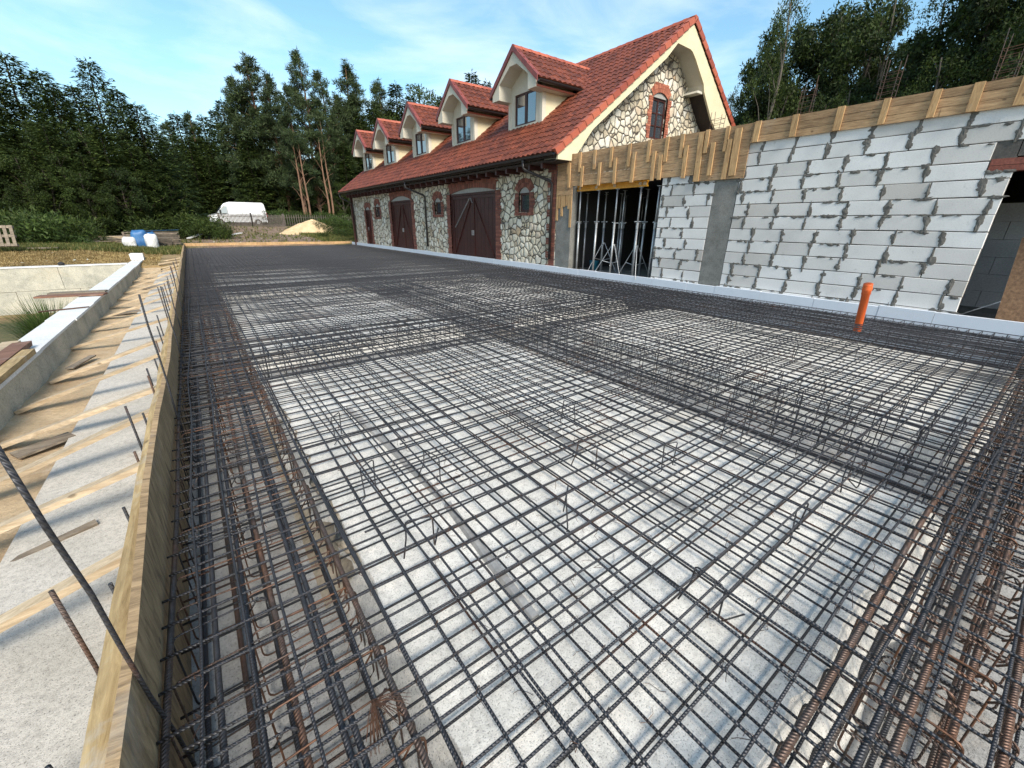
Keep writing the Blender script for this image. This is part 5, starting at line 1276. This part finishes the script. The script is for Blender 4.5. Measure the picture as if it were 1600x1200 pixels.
def trunk_mesh(seed, H, r0, m, limbs=(), bend=.15):
    rn = random.Random(seed); b = MB(); pts = []; k = 10
    for i in range(k+1): f = i/k; pts.append((bend*H*.12*noise.noise(Vector((f*2, seed, 0))), bend*H*.12*noise.noise(Vector((f*2, seed, 5))), H*f-.3*(i == 0)))
    b.tube(pts, [r0*(1-.85*i/k)+.015 for i in range(k+1)], 9)
    for (z, q) in limbs:
        i = min(k-1, int(z/H*k)); p = Vector(pts[i])+(Vector(pts[i+1])-Vector(pts[i]))*(z/H*k-i); q = Vector(q); mid = (p+q)/2+Vector((0, 0, .12*(q-p).length)) 
        rr = r0*(1-.8*z/H)*.45; b.tube([p, mid, q], [rr, rr*.6, rr*.2], 5)
    me = bpy.data.meshes.new('trunk'); me.from_pydata(b.v, [], b.f); me.materials.append(m); return me
def pine_proto(seed, H, base, spread):
    rn = random.Random(seed); cs = []; limbs = []
    z = H*base
    while z < H*.97:
        f = (z-H*base)/(H*(1-base)); rad = spread*(math.sin(math.pi*min(1, .2+f*.77))**.8)*(1-.5*f)
        for k in range(rn.randint(3, 4)):
            a = rn.uniform(0, 6.28); L = rad*rn.uniform(.45, 1.1); q = (math.cos(a)*L, math.sin(a)*L, z+L*.30+rn.uniform(-.2, .3))
            cs.append((q, rn.uniform(.42, .80)*(1-.45*f))); limbs.append((max(z-.3, .5), q))
            if L > 1.1: cs.append(((q[0]*.55, q[1]*.55, q[2]-.05), rn.uniform(.3, .5)))
        z += rn.uniform(.27, .42)
    cs.append(((0, 0, H*.97), .34)); cs.append(((0, 0, H*1.0), .2))
    for k in range(6):    # dead lower branches
        zz = H*base*rn.uniform(.35, 1); a = rn.uniform(0, 6.28); L = rn.uniform(.4, 1.3); limbs.append((zz, (math.cos(a)*L, math.sin(a)*L, zz+rn.uniform(-.1, .4))))
    return clump_mesh('crown', seed, cs, M_pine, 620, .34, .085, .7, .5, .1), trunk_mesh(seed, H*.97, .16, M_barkp, limbs, .25)
def decid_proto(seed, H, r_, m, n=46, base=.12, ll=.17, lw=.12, per=420, bark=None):
    rn = random.Random(seed); cs = []; limbs = []
    for k in range(n):
        f = rn.random()**.8; z = H*(base+(1-base)*f*.97); rad = r_*(math.sin(math.pi*min(1, .2+.74*f)))**.7; a = rn.uniform(0, 6.28); L = rad*math.sqrt(rn.uniform(.05, 1.1))
        q = (math.cos(a)*L, math.sin(a)*L, z); cs.append((q, rn.uniform(.45, 1.05)*(1.1-.5*f))); 
        if k % 2: limbs.append((max(.4, z-L*.9-.4), q))
    return clump_mesh('crown', seed, cs, m, per, ll, lw, .85, 0, .25), trunk_mesh(seed, H*.95, H*.011+.04, bark or M_bark, limbs, .6)
def tree(meshes, x, y, s_, name, lab, cat, group, rz=None, zs=None, z=None):
    t_ = thing(name, lab, cat, (x, y, gz(x, y)-.05 if z is None else z), random.uniform(0, 6.28) if rz is None else rz, group); zs = zs or s_
    for nm, me in zip(('crown', 'trunk'), meshes):
        o_ = bpy.data.objects.new(nm, me); C.objects.link(o_); o_.parent = t_; o_.scale = (s_, s_, zs)
    return t_
sp = [(spruce_mesh(200+i, 14, 2.9+.5*i, 1.0, lw=.19, ll=.42), trunk_mesh(200+i, 13.6, .16, M_bark)) for i in range(3)]
lx = [(spruce_mesh(210+i, 14, 4.2, 1.0, -.25, .18, .42, .3), trunk_mesh(210+i, 13.6, .17, M_bark)) for i in range(2)]
pn_ = [pine_proto(220, 14, .14, 2.7), pine_proto(221, 14, .22, 2.5), pine_proto(222, 14, .08, 2.9)]
dc = [decid_proto(230, 10, 3.0, M_decid), decid_proto(231, 10, 2.6, M_decid, 40)]
dk = [decid_proto(240, 10, 3.0, M_decshade, 80, .02, .19, .13, 720), decid_proto(241, 10, 2.6, M_decshade, 70, .05, .18, .12, 720), decid_proto(242, 10, 1.9, M_decid, 42, .08, .13, .09, 520, M_barkl)]
random.seed(111)
def at(px, Y): # column of the photograph -> x at distance Y (horizon ray)
    v = (px-800)/637.73; d = r2*v+u2*((600-346)/637.73)+fw; return d.x/d.y*Y
HT = lambda px, py, Y: (lambda d: 1.5+d.z/d.y*Y)(r2*((px-800)/637.73)+u2*((600-py)/637.73)+fw)
def grow(kind, px, top, Y, name, lab, cat, group, wid=1.0):
    x = at(px, Y); base = gz(x, Y); H = HT(px, top, Y)-base; d_ = {id(sp): 14, id(lx): 14, id(pn_): 14, id(dc): 10, id(dk): 10}[id(kind)]
    zs = H/d_; s_ = zs*wid*random.uniform(.92, 1.12); tree(random.choice(kind), x, Y, s_, name, lab, cat, group, zs=zs)
GL = 'dark conifers of the forest edge on the left'
# left mass
for px, top, Y, k in ((-60, 130, 44, lx), (-25, 150, 42, sp), (15, 142, 45, sp), (45, 152, 43, lx), (75, 135, 46, sp), (150, 150, 44, lx), (180, 140, 47, sp), (240, 150, 45, sp), (262, 168, 44, lx), (276, 205, 49, sp), (300, 235, 64, sp), (120, 190, 40, lx), (200, 200, 40, sp), (40, 205, 39, sp), (-10, 220, 38, lx), (90, 225, 38, sp), (160, 235, 39, sp), (235, 225, 41, lx), (262, 250, 42, sp), (-95, 120, 42, sp), (-60, 200, 38, sp)):
    grow(k, px, top+random.uniform(-6, 6), Y, 'spruce_tree', 'dark green conifer in the dense forest edge left of the van', 'tree', GL, 1.1)
grow(lx, 100, 97, 47, 'larch_tree', 'tallest feathery conifer above the forest edge on the far left', 'tree', None, 1.15)
grow(lx, 212, 104, 48, 'larch_tree', 'pointed sparse topped conifer rising above the left forest edge', 'tree', None, .9)
grow(lx, 140, 120, 49, 'larch_tree', 'broad feathery crown between the two highest left conifers', 'tree', None, 1.2)
for px, top, Y, k in ((-35, 235, 37, dc), (5, 245, 38, dk), (30, 225, 40, dc), (62, 240, 38, dk), (95, 250, 37.5, dc), (125, 240, 39, dc), (150, 262, 38, dk), (180, 250, 40, dc), (205, 258, 39, dk), (232, 262, 40, dc), (255, 270, 41, dk), (278, 262, 43, dc), (15, 180, 43, dc), (110, 185, 43, dk), (170, 195, 43, dc), (225, 215, 44, dk)):
    grow(k, px, top+random.uniform(-12, 12), Y, 'leafy_tree', 'round leafy tree mixed among the conifers of the left forest edge', 'tree', 'leafy trees of the left forest edge', 1.0)
# centre
GC = 'conifers of the forest behind the van'
for px, top, Y, k in ((315, 185, 75, sp), (335, 178, 78, pn_), (352, 186, 74, sp), (372, 175, 72, sp), (300, 190, 80, pn_), (325, 215, 69, sp), (355, 222, 70, sp), (385, 160, 66, sp), (345, 240, 68, sp), (378, 230, 68, sp), (440, 200, 62, sp), (465, 180, 64, sp), (400, 235, 68, sp), (540, 180, 66, sp), (560, 165, 70, pn_), (600, 160, 72, sp), (575, 150, 74, pn_), (520, 210, 60, sp), (550, 220, 58, sp), (490, 220, 61, sp), (440, 262, 61, dc), (465, 275, 60, dc), (505, 280, 58, dc), (540, 285, 56, dc), (286, 230, 62, sp), (262, 215, 66, sp), (308, 240, 66, sp), (410, 205, 60, sp)):
    grow(k, px, top+random.uniform(-5, 5), Y, 'spruce_tree' if k is sp else ('pine_tree' if k is pn_ else 'leafy_tree'), 'dark tree in the forest behind the van and the gate', 'tree', GC, 1.05)
for px, top, Y, wd, lab in ((430, 96, 62, 1.05, 'tall bushy pine left of the bare trunked pines'), (408, 128, 63, 1.0, 'slightly lower pine leaning on the tall bushy pine'), (455, 120, 60, .9, 'narrow pine between the two tallest pines'), (504, 88, 58, .95, 'tallest pine, with an orange trunk, left of the stone building'), (530, 118, 60, .8, 'slim pine beside the tallest one'), (568, 102, 66, .95, 'tall pine just left of the red dormer roofs'), (480, 138, 56, .8, 'pine with twin orange trunks behind the sand pile'), (548, 150, 64, .9, 'lower pine left of the farthest dormer')):
    grow(pn_, px, top, Y, 'pine_tree', lab, 'tree', None, wd)
for px, top, Y in ((478, 215, 54), (486, 225, 53.5), (522, 190, 55), (516, 215, 54.5)):
    x = at(px, Y); H = HT(px, top, Y)-gz(x, Y); me = trunk_mesh(300+px, H, .11, M_barkp, [(H*.5, (1.2, .2, H*.62)), (H*.62, (-1.0, .3, H*.8)), (H*.3, (-.9, -.3, H*.45)), (H*.72, (.8, -.4, H*.86)), (H*.85, (-.5, .2, H*.98))], .12)
    cr_ = clump_mesh('crown', 300+px, [((1.2, .2, H*.66), .6), ((-1.0, .3, H*.84), .6), ((.1, 0, H), .8), ((.8, -.4, H*.9), .6), ((-.6, .2, H*1.0), .6)], M_pine, 620, .34, .085, .7, .5, .1)
    t_ = thing('pine_tree', {478: 'bare pale pine trunk nearest the fence behind the sand pile', 486: 'second pale pine trunk right beside the first', 522: 'tall bare orange pine trunk left of the building end', 516: 'forked orange pine trunk beside the taller bare one'}[px], 'tree', (x, Y, gz(x, Y)))
    for nm, m_ in (('trunk', me), ('crown', cr_)):
        o_ = bpy.data.objects.new(nm, m_); C.objects.link(o_); o_.parent = t_
# behind the building
GB = 'trees showing above the dormer roofs'
for px, top, Y, k in ((612, 130, 62, pn_), (635, 132, 60, sp), (668, 135, 60, dc), (655, 150, 58, sp), (700, 150, 60, sp), (690, 165, 57, dc), (742, 112, 66, sp), (762, 126, 66, sp), (600, 170, 58, sp), (625, 165, 60, dc), (580, 180, 60, sp), (720, 150, 64, sp)):
    x = at(px, Y); H = HT(px, top, Y); tree(random.choice(k), x, Y, H/(14 if k in (sp, pn_) else 10)*.95, {id(sp): 'spruce_tree', id(pn_): 'pine_tree', id(dc): 'leafy_tree'}[id(k)], 'tree top showing above the dormer roofs', 'tree', GB, zs=H/(14 if k in (sp, pn_) else 10), z=0)
# right, behind the block wall: tall leafy trees
GR = 'tall dark leafy trees behind the block wall'
def rgt(px, top, D, k, wd, lab, gr):
    v = r2*((px-800)/637.73)+u2*((600-250)/637.73)+fw; h_ = Vector((v.x, v.y)).normalized()*D
    vt = r2*((px-800)/637.73)+u2*((600-top)/637.73)+fw; H = 1.5+vt.z/math.hypot(vt.x, vt.y)*D-.1
    tree(random.choice(k), h_.x, h_.y, H/10*wd, 'leafy_tree', lab, 'tree', gr, zs=H/10, z=.1)
for px, top, D, wd in ((1160, 120, 34, .8), (1135, 190, 30, .8), (1190, 40, 32, .7), (1180, 100, 30, .7), (1225, 60, 33, .8), (1250, 30, 30, .9), (1290, 10, 31, .9), (1320, 20, 28, .8), (1210, 130, 28, .8), (1355, 70, 33, .8), (1400, 0, 27, .8), (1440, -60, 26, .8), (1480, -120, 25, .8), (1520, -150, 24, .8), (1560, -180, 23, .8), (1600, -200, 22, .8), (1640, -200, 22, .8), (1470, 10, 22, .8), (1530, -10, 20, .8), (1580, -40, 19, .8), (1620, -60, 19, .8), (1380, 110, 23, .8), (1300, 130, 25, .8), (1230, 160, 27, .9), (1420, 80, 21, .8), (1160, 235, 24, .9), (1700, -150, 22, 1), (1760, -100, 22, 1), (1340, 120, 27, .9), (1270, 150, 22, .7)):
    rgt(px, top, D, dk, wd, 'tall dark leafy tree in the thicket behind the block wall', GR)
rgt(1185, -35, 27, [dk[2]], .55, 'slender tall tree with airy foliage right of the gable', None)
rgt(1262, 15, 29, [dk[2]], .62, 'airy tree with pale gaps, second right of the gable', None)
rgt(1330, -25, 28, [dk[2]], .6, 'airy tree top reaching the upper edge of the sky', None)
rgt(1128, 130, 31, [dk[2]], .5, 'small airy tree peeking out right beside the gable slope', None)
# understory bushes
bshape = lambda rn: [((rn.uniform(-.7, .7), rn.uniform(-.5, .5), rn.uniform(.15, .75)), rn.uniform(.28, .6)) for _ in range(9)]
bm_ = [clump_mesh('foliage', 250+i, bshape(random.Random(250+i)), (M_bush, M_bush, M_decid)[i], 700, .14, .055, .9, .5, .2) for i in range(3)]
random.seed(121)
def bush(x, y, s_, lab, gr, i=None, zs=None):
    o_ = bpy.data.objects.new('bush', bm_[i if i is not None else random.randrange(3)]); C.objects.link(o_); o_.location = (x, y, gz(x, y)-.05); o_.scale = (s_, s_, zs or s_); o_.rotation_euler.z = random.uniform(0, 6); put(o_, lab, 'bush', gr)
for k in range(50):
    px = random.uniform(-40, 135); Y = random.uniform(31, 38); bush(at(px, Y), Y, random.choice((.5, .7, .9, 1.3, 1.7))*(1.2-.5*(max(px, 0)/130)), 'leafy green weed bush at the foot of the left forest edge', 'weed bushes on the left')
for k in range(30):
    px = random.uniform(130, 330); Y = random.uniform(38, 42); bush(at(px, Y), Y, random.uniform(.9, 1.7), 'green bush under the conifers behind the timber stacks', 'bushes behind the timber', 2)
for k in range(22):
    px = random.uniform(290, 352); Y = random.uniform(37.5, 45); bush(at(px, Y), Y, random.uniform(.6, 1.15)*(1.2 if px < 330 else .7), 'weed bush left of the picket gate', 'weed bushes beside the gate', random.choice((0, 2)))
for k in range(26):
    px = random.uniform(500, 600); Y = random.uniform(44.5, 50); bush(at(px, Y), Y, random.uniform(.7, 1.5), 'green bush right of the sand pile by the building corner', 'bushes by the building corner', random.choice((0, 2)))
for k in range(14):
    px = random.uniform(492, 560); Y = random.uniform(38, 43); bush(at(px, Y), Y, random.uniform(.45, .75), 'low dark weeds in front of the sand pile', 'low weeds before the sand pile', 2)
for k in range(14):
    px = random.uniform(440, 520); Y = random.uniform(51, 54); bush(at(px, Y), Y, random.uniform(.9, 1.6), 'pale green bush behind the low fence', 'bushes behind the low fence')
# grass clump in the pit
rn = random.Random(9); V = []; F = []
for k in range(1100):
    a = rn.uniform(0, 6.28); r_ = rn.uniform(0, .3); lean = rn.uniform(.05, .75); L = rn.uniform(.55, 1.15); d = Vector((math.cos(a), math.sin(a), 0)); s_ = Vector((-d.y, d.x, 0))*.014; p = d*r_; b = len(V)
    for q in range(4): t = q/3; c = p+d*lean*L*t*t+Vector((0, 0, L*t*(1-.35*lean*t))); V += [tuple(c-s_*(1-t)), tuple(c+s_*(1-t))]
    F += [(b+2*q, b+2*q+1, b+2*q+3, b+2*q+2) for q in range(3)]
o = bpy.data.objects.new('grass_clump', meshobj('grass_clump', V, F, M_bush)); C.objects.link(o); o.location = (-3.05, 13.6, -1.6); o.scale = (1.15, 1.15, 1.5); put(o, 'tall green grass clump growing in the pit beside the foundation wall', 'plant')
# meadow grass
def grassf(name, m, n, region, L, lab):
    rn = random.Random(len(name)+n); V = []; F = []
    for k in range(n):
        x, y, s_ = region(rn); z = gz(x, y)-.01; h = L*rn.uniform(.5, 1.3)*s_
        for q in range(3):
            a = rn.uniform(0, 6.28); w_ = .012+.018*min(1, y/45); dx, dy = math.cos(a), math.sin(a); b = len(V); ox, oy = rn.uniform(-.06, .06), rn.uniform(-.06, .06)
            V += [(x+ox-dy*w_, y+oy+dx*w_, z), (x+ox+dy*w_, y+oy-dx*w_, z), (x+ox+dx*h*.45, y+oy+dy*h*.45, z+h*.9)]; F.append((b, b+1, b+2))
    o_ = bpy.data.objects.new(name, meshobj(name, V, F, m)); C.objects.link(o_); put(o_, lab, 'grass', None, 'stuff')
def reg_green(rn):
    while True:
        px = rn.uniform(-30, 560); Y = rn.uniform(26, 49); x = at(px, Y)
        if Y < 33.3 and x > -.6: continue
        if -1 < x-0 < 8.0 and Y > 32 and rn.random() < .93: continue
        return x, Y, 1
def reg_dry(rn):
    while True:
        px = rn.uniform(-30, 290); Y = rn.uniform(22.3, 29); x = at(px, Y)
        if x > -1.3: continue
        return x, Y, (.5 if Y < 24 else .8)
grassf('grass', M_grass, 26000, reg_green, .20, 'short green grass and weeds across the yard')
grassf('dry_grass', M_straw, 15000, reg_dry, .09, 'mown dry yellow grass behind the pit wall')
# far woodland closing the horizon behind the individual trees
rn = random.Random(77); V = []; F = []
for k in range(52000):
    a = rn.uniform(-.62, 2.1); D = rn.uniform(84, 100) if a < 1.0 else rn.uniform(48, 60); h = rn.random()**.8*(8.5 if a > 1.0 else 9.5+3.0*noise.noise(Vector((a*9, 0, 0)))+2*noise.noise(Vector((a*31, 0, 0)))); 
    if .35 < a < 1.0: h *= .9
    p = Vector((math.sin(a)*D, math.cos(a)*D, h+.8)); leafq(V, F, p, rv(rn), rv(rn), 1.5, .8)
o = bpy.data.objects.new('far_woodland', meshobj('far_woodland', V, F, M_spruce)); C.objects.link(o); put(o, 'dark mass of far woodland behind the nearer trees', 'woodland', None, 'stuff')
